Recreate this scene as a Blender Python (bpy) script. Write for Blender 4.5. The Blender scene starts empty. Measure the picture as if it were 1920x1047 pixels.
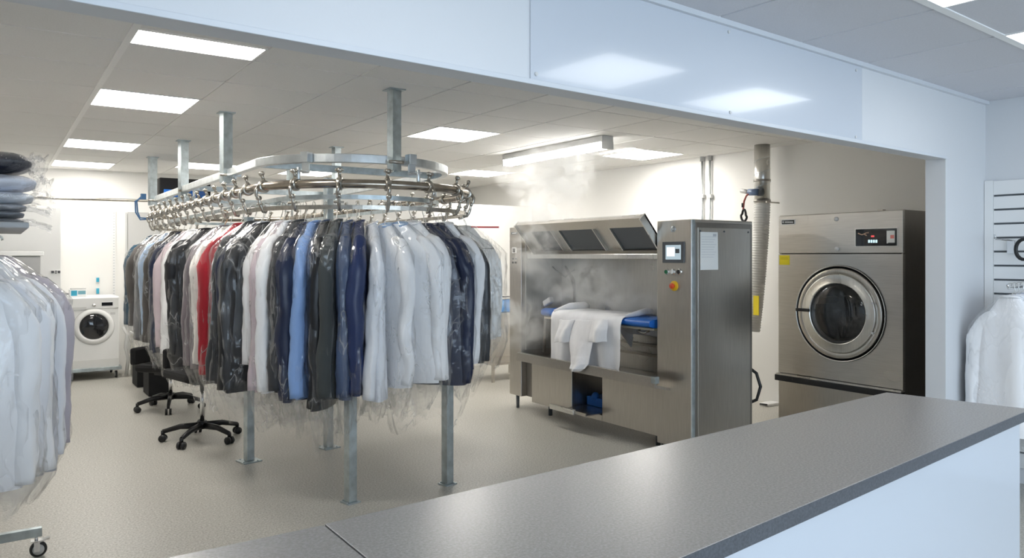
import bpy, math, random
from mathutils import Vector, Matrix
S = bpy.context.scene
COL = S.collection
# ------------------------------------------------------------------ camera
F, CX, HY, CZ = 1400.0, 960.0, 480.0, 1.43
YAW = 0.607
SY, CYW = math.sin(YAW), math.cos(YAW)
cam_d = bpy.data.cameras.new('camera'); cam = bpy.data.objects.new('camera', cam_d); COL.objects.link(cam)
cam.location = (0, 0, CZ); cam.rotation_euler = (math.pi/2, 0, -YAW)
cam_d.sensor_width = 36.0; cam_d.lens = F*36.0/1920.0
cam_d.shift_x = 0.0; cam_d.shift_y = (HY-523.5)/1920.0
cam_d.clip_start = 0.05; cam_d.clip_end = 100
S.camera = cam
# ------------------------------------------------------------------ world, exposure
W = bpy.data.worlds.new('world'); S.world = W; W.use_nodes = True
W.node_tree.nodes['Background'].inputs[0].default_value = (0.62, 0.80, 1.0, 1)
W.node_tree.nodes['Background'].inputs[1].default_value = 1.6
S.view_settings.view_transform = 'Standard'; S.view_settings.look = 'None'
S.view_settings.gamma = 1.0; S.view_settings.exposure = 0.63; S.view_settings.use_curve_mapping = False
S.cycles.use_light_tree = False; S.cycles.max_bounces = 7; S.cycles.diffuse_bounces = 5; S.cycles.use_adaptive_sampling = True; S.cycles.adaptive_threshold = 0.04; S.cycles.glossy_bounces = 4
S.cycles.transmission_bounces = 4; S.cycles.transparent_max_bounces = 32; S.cycles.volume_bounces = 2
S.cycles.use_denoising = True; S.cycles.sample_clamp_indirect = 6.0
S.cycles.volume_step_rate = 4.0; S.cycles.volume_max_steps = 48
L_BACK, L_FRONT, L_DAY = 16.0, 4.0, 98.0
def area(name, loc, rot, sx, sy, power, col):
    l = bpy.data.lights.new(name, 'AREA'); l.shape = 'RECTANGLE'; l.size = sx; l.size_y = sy; l.energy = power; l.color = col
    o = bpy.data.objects.new(name, l); COL.objects.link(o); o.location = loc; o.rotation_euler = rot; return o
# daylight entering through the shop window behind the camera
area('daylight', (1.6, -3.3, 1.5), (math.radians(90), 0, 0), 5.5, 2.3, L_DAY, (0.70, 0.85, 1.0))

# ------------------------------------------------------------------ pixel -> place helpers
def ray(px):
    u = (px-CX)/F
    return (SY+u*CYW, CYW-u*SY)
def on_x(px, py, X):
    r = ray(px); t = X/r[0]; return Vector((X, r[1]*t, CZ+(HY-py)*t/F))
def on_y(px, py, Y):
    r = ray(px); t = Y/r[1]; return Vector((r[0]*t, Y, CZ+(HY-py)*t/F))
def on_z(px, py, Z):
    t = (Z-CZ)*F/(HY-py); r = ray(px); return Vector((r[0]*t, r[1]*t, Z))
def proj(p):
    f = p[0]*SY+p[1]*CYW; r = p[0]*CYW-p[1]*SY
    return (CX+F*r/f, HY-F*(p[2]-CZ)/f, f)
FD = Vector((0.9988, 0.0487, 0)); FN = Vector((-0.0487, 0.9988, 0))   # the front partition wall is a little skewed to the back room
FA = math.atan2(FD.y, FD.x)
def fp(a, n, z): return FD*a + FN*n + Vector((0, 0, z))

# ------------------------------------------------------------------ materials
def nmat(name):
    m = bpy.data.materials.new(name); m.use_nodes = True
    nt = m.node_tree; b = nt.nodes['Principled BSDF']; return m, nt, b
def mat(name, col, rough=0.5, metal=0.0, var=0.0, vscale=8.0, bump=0.0, bscale=60.0, stretch=None, emit=0.0, coat=0.0, spec=0.5, sheen=0.0, alpha=1.0):
    m, nt, b = nmat(name)
    b.inputs['Base Color'].default_value = (*col, 1); b.inputs['Roughness'].default_value = rough
    b.inputs['Metallic'].default_value = metal; b.inputs['Specular IOR Level'].default_value = spec
    b.inputs['Coat Weight'].default_value = coat; b.inputs['Alpha'].default_value = alpha
    b.inputs['Sheen Weight'].default_value = sheen
    if emit:
        b.inputs['Emission Color'].default_value = (*col, 1); b.inputs['Emission Strength'].default_value = emit
    tc = nt.nodes.new('ShaderNodeTexCoord'); vec = tc.outputs['Object']
    if stretch:
        mp = nt.nodes.new('ShaderNodeMapping'); mp.inputs['Scale'].default_value = stretch
        nt.links.new(vec, mp.inputs['Vector']); vec = mp.outputs['Vector']
    if var:
        n = nt.nodes.new('ShaderNodeTexNoise'); n.inputs['Scale'].default_value = vscale; n.inputs['Detail'].default_value = 4
        nt.links.new(vec, n.inputs['Vector'])
        r = nt.nodes.new('ShaderNodeValToRGB'); r.color_ramp.elements[0].position = .3; r.color_ramp.elements[1].position = .7
        r.color_ramp.elements[0].color = (*[max(0, c*(1-var)) for c in col], 1)
        r.color_ramp.elements[1].color = (*[min(1, c*(1+var)) for c in col], 1)
        nt.links.new(n.outputs['Fac'], r.inputs['Fac']); nt.links.new(r.outputs['Color'], b.inputs['Base Color'])
    if bump:
        n = nt.nodes.new('ShaderNodeTexNoise'); n.inputs['Scale'].default_value = bscale; n.inputs['Detail'].default_value = 3
        nt.links.new(vec, n.inputs['Vector'])
        bp = nt.nodes.new('ShaderNodeBump'); bp.inputs['Strength'].default_value = bump; bp.inputs['Distance'].default_value = .01
        nt.links.new(n.outputs['Fac'], bp.inputs['Height']); nt.links.new(bp.outputs['Normal'], b.inputs['Normal'])
    return m
def emis(name, col, st):
    m = bpy.data.materials.new(name); m.use_nodes = True; nt = m.node_tree; nt.nodes.clear()
    e = nt.nodes.new('ShaderNodeEmission'); e.inputs[0].default_value = (*col, 1); e.inputs[1].default_value = st
    o = nt.nodes.new('ShaderNodeOutputMaterial'); nt.links.new(e.outputs[0], o.inputs[0]); return m
def film(name, haze=.03, scale=6.0, ridge=.22):
    """clear crinkled dry-cleaning film: see-through, glossy, milky along its creases with glints painted in"""
    m = bpy.data.materials.new(name); m.use_nodes = True; nt = m.node_tree; nt.nodes.clear()
    N = nt.nodes.new; L = nt.links.new
    out = N('ShaderNodeOutputMaterial'); tc = N('ShaderNodeTexCoord')
    oi = N('ShaderNodeObjectInfo'); of = N('ShaderNodeMath'); of.operation = 'MULTIPLY'; of.inputs[1].default_value = 37.0; L(oi.outputs['Random'], of.inputs[0])
    va = N('ShaderNodeVectorMath'); va.operation = 'ADD'; L(tc.outputs['Object'], va.inputs[0]); L(of.outputs[0], va.inputs[1])
    mp = N('ShaderNodeMapping'); mp.inputs['Scale'].default_value = (1, 1, .5); L(va.outputs[0], mp.inputs['Vector'])
    n1 = N('ShaderNodeTexNoise'); n1.inputs['Scale'].default_value = scale; n1.inputs['Detail'].default_value = 2
    n1.inputs['Distortion'].default_value = 1.2; L(mp.outputs['Vector'], n1.inputs['Vector'])
    mx = N('ShaderNodeMixRGB'); mx.inputs[0].default_value = .25; L(mp.outputs['Vector'], mx.inputs[1]); L(n1.outputs['Color'], mx.inputs[2])
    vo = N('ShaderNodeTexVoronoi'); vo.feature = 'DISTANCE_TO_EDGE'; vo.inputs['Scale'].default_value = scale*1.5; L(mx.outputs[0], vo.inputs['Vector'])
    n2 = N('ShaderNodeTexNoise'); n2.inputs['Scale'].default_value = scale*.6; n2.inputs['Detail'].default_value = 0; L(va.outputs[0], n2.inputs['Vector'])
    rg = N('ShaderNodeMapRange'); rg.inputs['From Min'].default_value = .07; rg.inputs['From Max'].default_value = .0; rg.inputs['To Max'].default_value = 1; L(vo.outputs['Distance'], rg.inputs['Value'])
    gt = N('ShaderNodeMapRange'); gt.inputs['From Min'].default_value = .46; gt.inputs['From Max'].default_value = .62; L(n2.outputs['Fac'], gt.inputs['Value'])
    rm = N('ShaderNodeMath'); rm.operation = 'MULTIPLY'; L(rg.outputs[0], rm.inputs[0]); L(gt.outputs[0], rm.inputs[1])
    hz = N('ShaderNodeMath'); hz.operation = 'MULTIPLY_ADD'; hz.inputs[1].default_value = ridge; hz.inputs[2].default_value = haze; L(rm.outputs[0], hz.inputs[0])  # ridge whitens the creases: partly film haze, partly painted glints
    ad = N('ShaderNodeMath'); ad.operation = 'MULTIPLY_ADD'; ad.inputs[1].default_value = .35; L(vo.outputs['Distance'], ad.inputs[0]); L(n1.outputs['Fac'], ad.inputs[2])
    bp = N('ShaderNodeBump'); bp.inputs['Strength'].default_value = .8; bp.inputs['Distance'].default_value = .032; L(ad.outputs[0], bp.inputs['Height'])
    tr = N('ShaderNodeBsdfTransparent'); tr.inputs[0].default_value = (.998, .998, .998, 1)
    gl = N('ShaderNodeBsdfGlossy'); gl.inputs['Roughness'].default_value = .11; L(bp.outputs['Normal'], gl.inputs['Normal'])
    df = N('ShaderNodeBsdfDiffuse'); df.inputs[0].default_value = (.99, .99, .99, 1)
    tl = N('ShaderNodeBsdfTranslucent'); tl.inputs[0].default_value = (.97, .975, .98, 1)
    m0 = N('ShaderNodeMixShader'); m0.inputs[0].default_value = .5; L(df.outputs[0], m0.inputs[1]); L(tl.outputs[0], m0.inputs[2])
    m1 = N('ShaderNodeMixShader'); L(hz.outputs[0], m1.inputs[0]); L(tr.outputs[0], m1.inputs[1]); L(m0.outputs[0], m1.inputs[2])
    fr = N('ShaderNodeFresnel'); fr.inputs['IOR'].default_value = 1.45; L(bp.outputs['Normal'], fr.inputs['Normal'])
    sc_ = N('ShaderNodeMath'); sc_.operation = 'MULTIPLY_ADD'; sc_.inputs[1].default_value = .7; sc_.inputs[2].default_value = .012; L(fr.outputs[0], sc_.inputs[0])
    mn = N('ShaderNodeMath'); mn.operation = 'MINIMUM'; mn.inputs[1].default_value = .20; L(sc_.outputs[0], mn.inputs[0])
    m2 = N('ShaderNodeMixShader'); L(mn.outputs[0], m2.inputs[0]); L(m1.outputs[0], m2.inputs[1]); L(gl.outputs[0], m2.inputs[2])
    L(m2.outputs[0], out.inputs[0]); return m
def speckle(name, base, dark, light, scale, rough, bump=0.0, amt=.5, coat=0.0, spec=.5, big=.06):
    m, nt, b = nmat(name); N = nt.nodes.new; L = nt.links.new
    tc = N('ShaderNodeTexCoord'); n = N('ShaderNodeTexNoise'); n.inputs['Scale'].default_value = scale; n.inputs['Detail'].default_value = 3; n.inputs['Roughness'].default_value = .7
    L(tc.outputs['Object'], n.inputs['Vector'])
    r = N('ShaderNodeValToRGB'); e = r.color_ramp.elements
    e[0].position = .5-.22*amt; e[0].color = (*dark, 1); e[1].position = .5+.22*amt; e[1].color = (*light, 1)
    k = r.color_ramp.elements.new(.5); k.color = (*base, 1); L(n.outputs['Fac'], r.inputs['Fac'])
    n2 = N('ShaderNodeTexNoise'); n2.inputs['Scale'].default_value = 1.3; L(tc.outputs['Object'], n2.inputs['Vector'])
    mr = N('ShaderNodeMapRange'); mr.inputs['To Min'].default_value = 1-big; mr.inputs['To Max'].default_value = 1+big; L(n2.outputs['Fac'], mr.inputs['Value'])
    mu = N('ShaderNodeVectorMath'); mu.operation = 'SCALE'; L(r.outputs['Color'], mu.inputs[0]); L(mr.outputs[0], mu.inputs['Scale'])
    L(mu.outputs[0], b.inputs['Base Color']); b.inputs['Roughness'].default_value = rough; b.inputs['Coat Weight'].default_value = coat
    b.inputs['Specular IOR Level'].default_value = spec
    if bump:
        bp = N('ShaderNodeBump'); bp.inputs['Strength'].default_value = bump; bp.inputs['Distance'].default_value = .002
        L(n.outputs['Fac'], bp.inputs['Height']); L(bp.outputs['Normal'], b.inputs['Normal'])
    return m
def steel(name, col, rough=.32, stretch=(40, 40, 1.2), var=.08, smudge=.07):
    """brushed stainless: fine grain plus broad handling marks in the roughness"""
    m, nt, b = nmat(name); N = nt.nodes.new; L = nt.links.new
    b.inputs['Metallic'].default_value = 1.0
    tc = N('ShaderNodeTexCoord'); mp = N('ShaderNodeMapping'); mp.inputs['Scale'].default_value = stretch; L(tc.outputs['Object'], mp.inputs[0])
    n = N('ShaderNodeTexNoise'); n.inputs['Scale'].default_value = 6; n.inputs['Detail'].default_value = 4; L(mp.outputs[0], n.inputs['Vector'])
    r = N('ShaderNodeValToRGB'); r.color_ramp.elements[0].position = .3; r.color_ramp.elements[1].position = .7
    r.color_ramp.elements[0].color = (*[c*(1-var) for c in col], 1); r.color_ramp.elements[1].color = (*[min(1, c*(1+var)) for c in col], 1)
    L(n.outputs['Fac'], r.inputs['Fac']); L(r.outputs['Color'], b.inputs['Base Color'])
    n2 = N('ShaderNodeTexNoise'); n2.inputs['Scale'].default_value = 2.2; n2.inputs['Detail'].default_value = 1; L(tc.outputs['Object'], n2.inputs['Vector'])
    mr = N('ShaderNodeMapRange'); mr.inputs['From Min'].default_value = .3; mr.inputs['From Max'].default_value = .7
    mr.inputs['To Min'].default_value = rough-smudge*.5; mr.inputs['To Max'].default_value = rough+smudge; L(n2.outputs['Fac'], mr.inputs['Value']); L(mr.outputs[0], b.inputs['Roughness'])
    bp = N('ShaderNodeBump'); bp.inputs['Strength'].default_value = .08; bp.inputs['Distance'].default_value = .002; L(n.outputs['Fac'], bp.inputs['Height']); L(bp.outputs['Normal'], b.inputs['Normal'])
    return m
M = {
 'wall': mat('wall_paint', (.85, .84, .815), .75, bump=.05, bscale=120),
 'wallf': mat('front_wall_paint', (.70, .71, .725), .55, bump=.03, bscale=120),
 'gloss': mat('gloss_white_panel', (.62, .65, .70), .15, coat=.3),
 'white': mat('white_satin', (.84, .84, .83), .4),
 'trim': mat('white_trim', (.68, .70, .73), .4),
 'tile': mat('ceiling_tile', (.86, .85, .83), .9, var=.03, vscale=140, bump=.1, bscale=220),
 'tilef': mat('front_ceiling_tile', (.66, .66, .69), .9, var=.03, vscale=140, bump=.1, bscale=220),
 'tee': mat('ceiling_tee', (.93, .92, .90), .5),
 'void': mat('dark_gap', (.05, .05, .05), .9),
 'floor': speckle('speckled_vinyl', (.46, .445, .40), (.29, .275, .24), (.60, .58, .54), 95, .38, bump=.15, amt=.7, big=.05),
 'counter': speckle('dark_laminate', (.31, .292, .275), (.262, .246, .231), (.37, .35, .33), 170, .27, bump=.05, amt=.8, big=.03),
 'counter_edge': speckle('laminate_edge', (.085, .09, .10), (.06, .065, .07), (.11, .115, .13), 170, .45, amt=.8),
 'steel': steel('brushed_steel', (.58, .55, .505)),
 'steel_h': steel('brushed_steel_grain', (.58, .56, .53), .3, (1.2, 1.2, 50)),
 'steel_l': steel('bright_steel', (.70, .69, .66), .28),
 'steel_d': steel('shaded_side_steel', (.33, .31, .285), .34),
 'chrome': mat('chrome', (.75, .75, .75), .12, 1),
 'galv': mat('galvanised', (.50, .56, .58), .38, .85, var=.18, vscale=18, bump=.05, bscale=40),
 'galv_l': mat('galvanised_frame', (.62, .65, .66), .33, .9, var=.12, vscale=14),
 'nickel': mat('worn_nickel', (.42, .37, .31), .25, 1, var=.15, vscale=20),
 'nickel_l': mat('cast_nickel', (.48, .45, .40), .28, 1, var=.2, vscale=30),
 'black': mat('black_plastic', (.012, .012, .013), .4),
 'blackm': mat('matt_black', (.006, .006, .007), .75),
 'rubber': mat('rubber', (.03, .03, .03), .6),
 'glassd': mat('dark_glass', (.02, .02, .022), .06, coat=.5),
 'grey': mat('grey_enamel', (.42, .42, .42), .45),
 'greyl': mat('light_grey_plastic', (.62, .62, .61), .4),
 'greyd': mat('slate_grey_plastic', (.10, .11, .12), .4),
 'blue': mat('blue_pad', (.012, .13, .50), .45, bump=.1, bscale=40),
 'blueb': mat('blue_plastic', (.01, .24, .66), .35),
 'teal': mat('teal_plastic', (.05, .38, .55), .35),
 'yellow': mat('yellow_sticker', (.90, .72, .02), .5),
 'yellowr': mat('yellow_ring', (.85, .50, .01), .4),
 'red': mat('red_plastic', (.65, .03, .02), .35),
 'redb': mat('orange_red_button', (.75, .08, .02), .35),
 'green': mat('green_button', (.02, .16, .07), .3),
 'screen': emis('screen_light', (.55, .68, .75), .55),
 'screenw': emis('screen_window', (.95, .97, 1), .85),
 'ledblue': emis('key_light', (.55, .85, 1), 1.0),
 'ledred': emis('indicator_light', (.9, .12, .12), .7),
 'paper': mat('paper', (.86, .86, .84), .7),
 'ink': mat('ink', (.10, .10, .11), .6),
 'inkl': mat('faint_ink', (.55, .56, .58), .7),
 'padcream': mat('cream_backing', (.62, .55, .42), .6),
 'hose': mat('white_flex_hose', (.74, .73, .70), .5),
 'cream': mat('cream_bin', (.72, .70, .64), .5),
 'wood': mat('wooden_hanger', (.45, .22, .07), .4),
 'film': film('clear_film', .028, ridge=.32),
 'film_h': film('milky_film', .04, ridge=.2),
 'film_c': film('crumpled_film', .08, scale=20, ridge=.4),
 'lightb': emis('panel_light', (1.0, .965, .90), L_BACK),
 'lightb2': emis('dimmer_panel_light', (1.0, .965, .90), L_BACK*.55),
 'lightf': emis('front_panel_light', (.93, .97, 1.0), L_FRONT),
 'tube': emis('tube_light', (1.0, .985, .95), 12),
}
def thinglass(name):
    m = bpy.data.materials.new(name); m.use_nodes = True; nt = m.node_tree; nt.nodes.clear(); N = nt.nodes.new; L = nt.links.new
    o = N('ShaderNodeOutputMaterial'); t = N('ShaderNodeBsdfTransparent'); g = N('ShaderNodeBsdfGlossy'); g.inputs['Roughness'].default_value = .02
    x = N('ShaderNodeMixShader'); x.inputs[0].default_value = .08; L(t.outputs[0], x.inputs[1]); L(g.outputs[0], x.inputs[2]); L(x.outputs[0], o.inputs[0]); return m
M['glass'] = thinglass('window_glass')
_cm = {}
def cloth(col, rough=.85, shiny=False):
    k = (col, rough, shiny)
    if k not in _cm:
        _cm[k] = mat('cloth_%d' % len(_cm), col, .38 if shiny else rough, var=.10, vscale=5, bump=.7, bscale=13, stretch=(1, 1, .4), sheen=0.0 if shiny else .15)
    return _cm[k]

# ------------------------------------------------------------------ mesh builder
class MB:
    def __init__(s): s.v = []; s.f = []; s.sm = []
    def add(s, vs, fs, smooth=False):
        o = len(s.v); s.v += [tuple(v) for v in vs]
        for f in fs: s.f.append([i+o for i in f]); s.sm.append(smooth)
        return s
    def box(s, c, d, rz=0.0, mtx=None):
        x, y, z = d[0]/2, d[1]/2, d[2]/2
        vs = [Vector((a*x, b*y, e*z)) for a in (-1, 1) for b in (-1, 1) for e in (-1, 1)]
        m = mtx if mtx is not None else Matrix.Rotation(rz, 3, 'Z')
        c = Vector(c); vs = [m @ v + c for v in vs]
        return s.add(vs, [(0, 1, 3, 2), (4, 6, 7, 5), (0, 4, 5, 1), (2, 3, 7, 6), (0, 2, 6, 4), (1, 5, 7, 3)])
    def bb(s, x0, x1, y0, y1, z0, z1): return s.box(((x0+x1)/2, (y0+y1)/2, (z0+z1)/2), (x1-x0, y1-y0, z1-z0))
    def fbox(s, a0, a1, n0, n1, z0, z1): return s.box(fp((a0+a1)/2, (n0+n1)/2, (z0+z1)/2), (a1-a0, n1-n0, z1-z0), FA)
    def prism(s, poly, z0, z1):
        n = len(poly); vs = [(p[0], p[1], z0) for p in poly]+[(p[0], p[1], z1) for p in poly]
        return s.add(vs, [tuple(range(n))[::-1], tuple(range(n, 2*n))]+[(i, (i+1) % n, n+(i+1) % n, n+i) for i in range(n)])
    def extr(s, poly3, off):
        n = len(poly3); off = Vector(off); vs = [Vector(p) for p in poly3]+[Vector(p)+off for p in poly3]
        return s.add(vs, [tuple(range(n))[::-1], tuple(range(n, 2*n))]+[(i, (i+1) % n, n+(i+1) % n, n+i) for i in range(n)])
    def tube(s, path, r, n=8, caps=True, closed=False, ry=None, up=(0, 0, 1)):
        P = [Vector(p) for p in path]; m = len(P); rs = r if isinstance(r, (list, tuple)) else [r]*m
        rys = ry if isinstance(ry, (list, tuple)) else ([ry]*m if ry else rs)
        vs = []; prev = None
        for i, p in enumerate(P):
            if closed: t = P[(i+1) % m]-P[(i-1) % m]
            else: t = P[min(i+1, m-1)]-P[max(i-1, 0)]
            t = t.normalized() if t.length > 1e-9 else Vector((0, 0, 1))
            if prev is None:
                ref = Vector(up) if abs(t.dot(Vector(up))) < .95 else Vector((1, 0, 0)) if abs(t.x) < .9 else Vector((0, 1, 0))
                a = (ref - t*ref.dot(t)).normalized()
            else:
                a = prev - t*prev.dot(t); a = a.normalized() if a.length > 1e-6 else prev
            prev = a; b = t.cross(a)
            for k in range(n):
                th = 2*math.pi*(k+.5)/n; vs.append(p + a*math.cos(th)*rs[i] + b*math.sin(th)*rys[i])
        fs = []
        for i in range(m if closed else m-1):
            j = (i+1) % m
            for k in range(n): fs.append((i*n+k, i*n+(k+1) % n, j*n+(k+1) % n, j*n+k))
        s.add(vs, fs, n > 5)
        if caps and not closed:
            o = len(s.v)-len(vs); s.f.append([o+k for k in range(n)][::-1]); s.sm.append(False)
            s.f.append([o+(m-1)*n+k for k in range(n)]); s.sm.append(False)
        return s
    def cyl(s, p0, p1, r, n=16, r1=None): return s.tube([p0, p1], [r, r if r1 is None else r1], n)
    def lathe(s, c, axis, prof, n=40):
        """prof: (distance along axis, radius)"""
        ax = Vector(axis).normalized(); ref = Vector((0, 0, 1)) if abs(ax.z) < .9 else Vector((1, 0, 0))
        a = ax.cross(ref).normalized(); b = ax.cross(a); c = Vector(c); vs = []
        for h, r in prof:
            for k in range(n):
                th = 2*math.pi*k/n; vs.append(c+ax*h+(a*math.cos(th)+b*math.sin(th))*r)
        fs = [(i*n+k, i*n+(k+1) % n, (i+1)*n+(k+1) % n, (i+1)*n+k) for i in range(len(prof)-1) for k in range(n)]
        return s.add(vs, fs, True)
    def sph(s, c, r, n=12, m=8):
        rx, ry, rz = r if isinstance(r, (tuple, list)) else (r, r, r); c = Vector(c); vs = []
        for i in range(m+1):
            ph = math.pi*i/m
            for k in range(n):
                th = 2*math.pi*k/n; vs.append(c+Vector((rx*math.sin(ph)*math.cos(th), ry*math.sin(ph)*math.sin(th), rz*math.cos(ph))))
        return s.add(vs, [(i*n+k, i*n+(k+1) % n, (i+1)*n+(k+1) % n, (i+1)*n+k) for i in range(m) for k in range(n)], True)
    def mesh(s, name):
        me = bpy.data.meshes.new(name); me.from_pydata([tuple(v) for v in s.v], [], s.f); me.update()
        me.polygons.foreach_set('use_smooth', s.sm)
        me.validate(); return me
    def build(s, name, material, parent=None, bevel=0.0, local=False):
        off = Vector((0, 0, 0))
        if parent is not None and not local:
            p = parent
            while p is not None: off += p.location; p = p.parent
        if off.length: s.v = [tuple(Vector(v)-off) for v in s.v]
        me = s.mesh(name); me.materials.append(M[material] if isinstance(material, str) else material)
        o = bpy.data.objects.new(name, me); COL.objects.link(o)
        if parent is not None: o.parent = parent
        if bevel:
            b = o.modifiers.new('bevel', 'BEVEL'); b.width = bevel; b.segments = 2; b.limit_method = 'ANGLE'; b.angle_limit = math.radians(50)
        return o
def thing(name, label, cat, loc=(0, 0, 0), rz=0.0, group=None):
    o = bpy.data.objects.new(name, None); COL.objects.link(o); o.location = loc; o.rotation_euler = (0, 0, rz); o.empty_display_size = .1
    o['label'] = label; o['category'] = cat
    if group: o['group'] = group
    return o
def tag(o, label, cat, group=None, kind=None):
    o['label'] = label; o['category'] = cat
    if group: o['group'] = group
    if kind: o['kind'] = kind
    return o
def struct(o, label=None):
    o['kind'] = 'structure'
    if label: o['label'] = label
    return o

# ================================================================== ROOM SHELL
H1, H2 = CZ+1.05, CZ+1.0          # back room and front room ceiling heights
TX, TY, TS = 0.539, 4.09, 0.607   # back room ceiling grid
HB = CZ+.585                      # underside of header
struct(MB().bb(-3.5, 7.2, -3.6, 11.2, -.1, 0).build('floor', 'floor'))
# back wall (very slightly skewed), right wall, left wall of the back room
BW0, BW1 = Vector((-1.6, 10.74, 0)), Vector((6.35, 9.88, 0))
def wall_quad(p, q, th, z0, z1):
    d = (q-p).normalized(); n = Vector((-d.y, d.x, 0))*th
    return MB().prism([p, q, q+n, p+n], z0, z1)
struct(wall_quad(BW0, BW1, .12, 0, 2.6).build('wall_back', 'wall'))
struct(wall_quad(Vector((6.06, 10.1, 0)), Vector((6.28, 2.0, 0)), .12, 0, 2.6).build('wall_right', 'wall'))
struct(MB().bb(-1.62, -1.5, 2.0, 10.9, 0, 2.6).build('wall_left', 'wall'))
m = MB(); m.fbox(-1.7, 4.80, 1.968, 2.068, HB, 2.62); m.fbox(4.80, 6.4, 1.968, 2.083, 0, 2.62); m.fbox(-2.6, -1.6, 1.968, 2.068, 0, 2.62)
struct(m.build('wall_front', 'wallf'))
struct(MB().fbox(5.393, 5.50, -3.2, 1.968, 0, 2.55).build('wall_side', 'wallf'))
struct(MB().fbox(-2.7, -2.6, -3.2, 2.06, 0, 2.55).build('wall_west', 'wallf'))
m = MB(); m.fbox(-2.7, 5.5, -3.3, -3.2, 0, .35); m.fbox(-2.7, 5.5, -3.3, -3.2, 2.3, 2.55)
m.fbox(-2.7, -1.6, -3.3, -3.2, .35, 2.3); m.fbox(4.6, 5.5, -3.3, -3.2, .35, 2.3)
struct(m.build('wall_south', 'wallf'))
win = MB()
for a in (-1.6, 0.45, 2.5, 4.55): win.fbox(a, a+.06, -3.29, -3.23, .35, 2.3)
win.fbox(-1.6, 4.6, -3.29, -3.23, .35, .41); win.fbox(-1.6, 4.6, -3.29, -3.23, 2.24, 2.3)
w = struct(win.build('window_1', 'greyl')); gp = MB().fbox(-1.55, 4.56, -3.265, -3.259, .4, 2.25).build('pane', 'glass', w)
# underside edge trim of the header and cornice at the front ceiling
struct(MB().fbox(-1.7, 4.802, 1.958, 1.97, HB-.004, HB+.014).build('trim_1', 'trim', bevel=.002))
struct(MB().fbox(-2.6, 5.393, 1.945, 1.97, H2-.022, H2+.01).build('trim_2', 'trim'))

def ceiling(name, P, i0, i1, j0, j1, s, H, skip, tmat, place, holes):
    """tiles let into tees; P(i,j)-> box centre frame function"""
    m = MB(); g = .009
    for i in range(i0, i1):
        for j in range(j0, j1):
            if (i, j) in skip: continue
            place(m, i, j, s-g*2, H)
    return m
# back ceiling
lights_back = {(0, 2): 1, (0, 6): 1, (0, 9): 1, (2, 8): 1, (4, 8): 1, (4, 2): 1, (7, 1.75): 1, (7, 6): 1}
skip = {(0, 2), (0, 6), (0, 9), (2, 8), (4, 8), (4, 2), (7, 2), (7, 6)}
m = MB(); g = .007
for i in range(-4, 10):
    for j in range(-4, 12):
        if (i, j) in skip or (i, j) == (0, -1): continue
        x, y = TX+i*TS, TY+j*TS
        m.bb(x+g, x+TS-g, y+g, y+TS-g, H1, H1+.022)
x, y = TX, TY-TS; m.bb(x+g, x+TS-g, y+g, y+TS-.28, H1, H1+.02)
struct(m.build('ceiling', 'tile', bevel=.002))
m = MB()
for i in range(-4, 11): m.bb(TX+i*TS-.013, TX+i*TS+.013, TY-4*TS, TY+12*TS, H1+.006, H1+.03)
for j in range(-4, 13): m.bb(TX-4*TS, TX+10*TS, TY+j*TS-.013, TY+j*TS+.013, H1+.006, H1+.03)
m.bb(-2.2, 7.0, 1.6, 11.2, H1+.03, H1+.05)
struct(m.build('trim_3', 'tee'))
m = MB(); m.bb(TX-.022, TX+.012, TY-3*TS, TY+10.8*TS, H1-.006, H1+.01)
struct(m.build('trim_4', 'tee'))
# front ceiling, laid out along the skewed wall
FS = .615; fa0 = 5.393-8.42*FS-.04
fl = [(2.67-.307, .93-.307), (4.2-.307, .87-.307), (.95-.307, .93-.307), (2.67-.307, -1.5), (4.2-.307, -1.5), (.95-.307, -1.5)]
m = MB(); cols = [2.593-FS*k for k in range(9)][::-1]+[2.593+FS*k for k in range(1, 6)]
rows = [1.965-FS*1.02-FS*k for k in range(-1, 8)]
fr_lights = []
for a in cols:
    for k, n0 in enumerate(rows):
        cxa, cn = a+FS/2, n0+FS/2
        isl = any(abs(cxa-q[0]-.307) < FS*.5 and abs(cn-q[1]-.307) < FS*.5 for q in fl)
        if isl: fr_lights.append((a, n0)); continue
        a1, n1 = min(a+FS-g, 5.39), min(n0+FS-g, 1.965)
        if a+g < a1 and n0+g < n1: m.fbox(a+g, a1, n0+g, n1, H2, H2+.02)
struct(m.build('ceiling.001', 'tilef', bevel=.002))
m = MB()
for a in cols: m.fbox(a-.012, a+.012, -3.25, 1.965, H2+.006, H2+.03)
for n0 in rows: m.fbox(-2.6, 5.39, n0-.012, n0+.012, H2+.006, H2+.03)
m.fbox(-2.65, 5.45, -3.28, 1.967, H2+.03, H2+.05)
struct(m.build('trim_5', 'tee'))
m = MB(); n0 = rows[1]; m.fbox(-2.6, 5.39, n0-.022, n0+.014, H2-.005, H2+.01); struct(m.build('trim_6', 'tee'))

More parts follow.
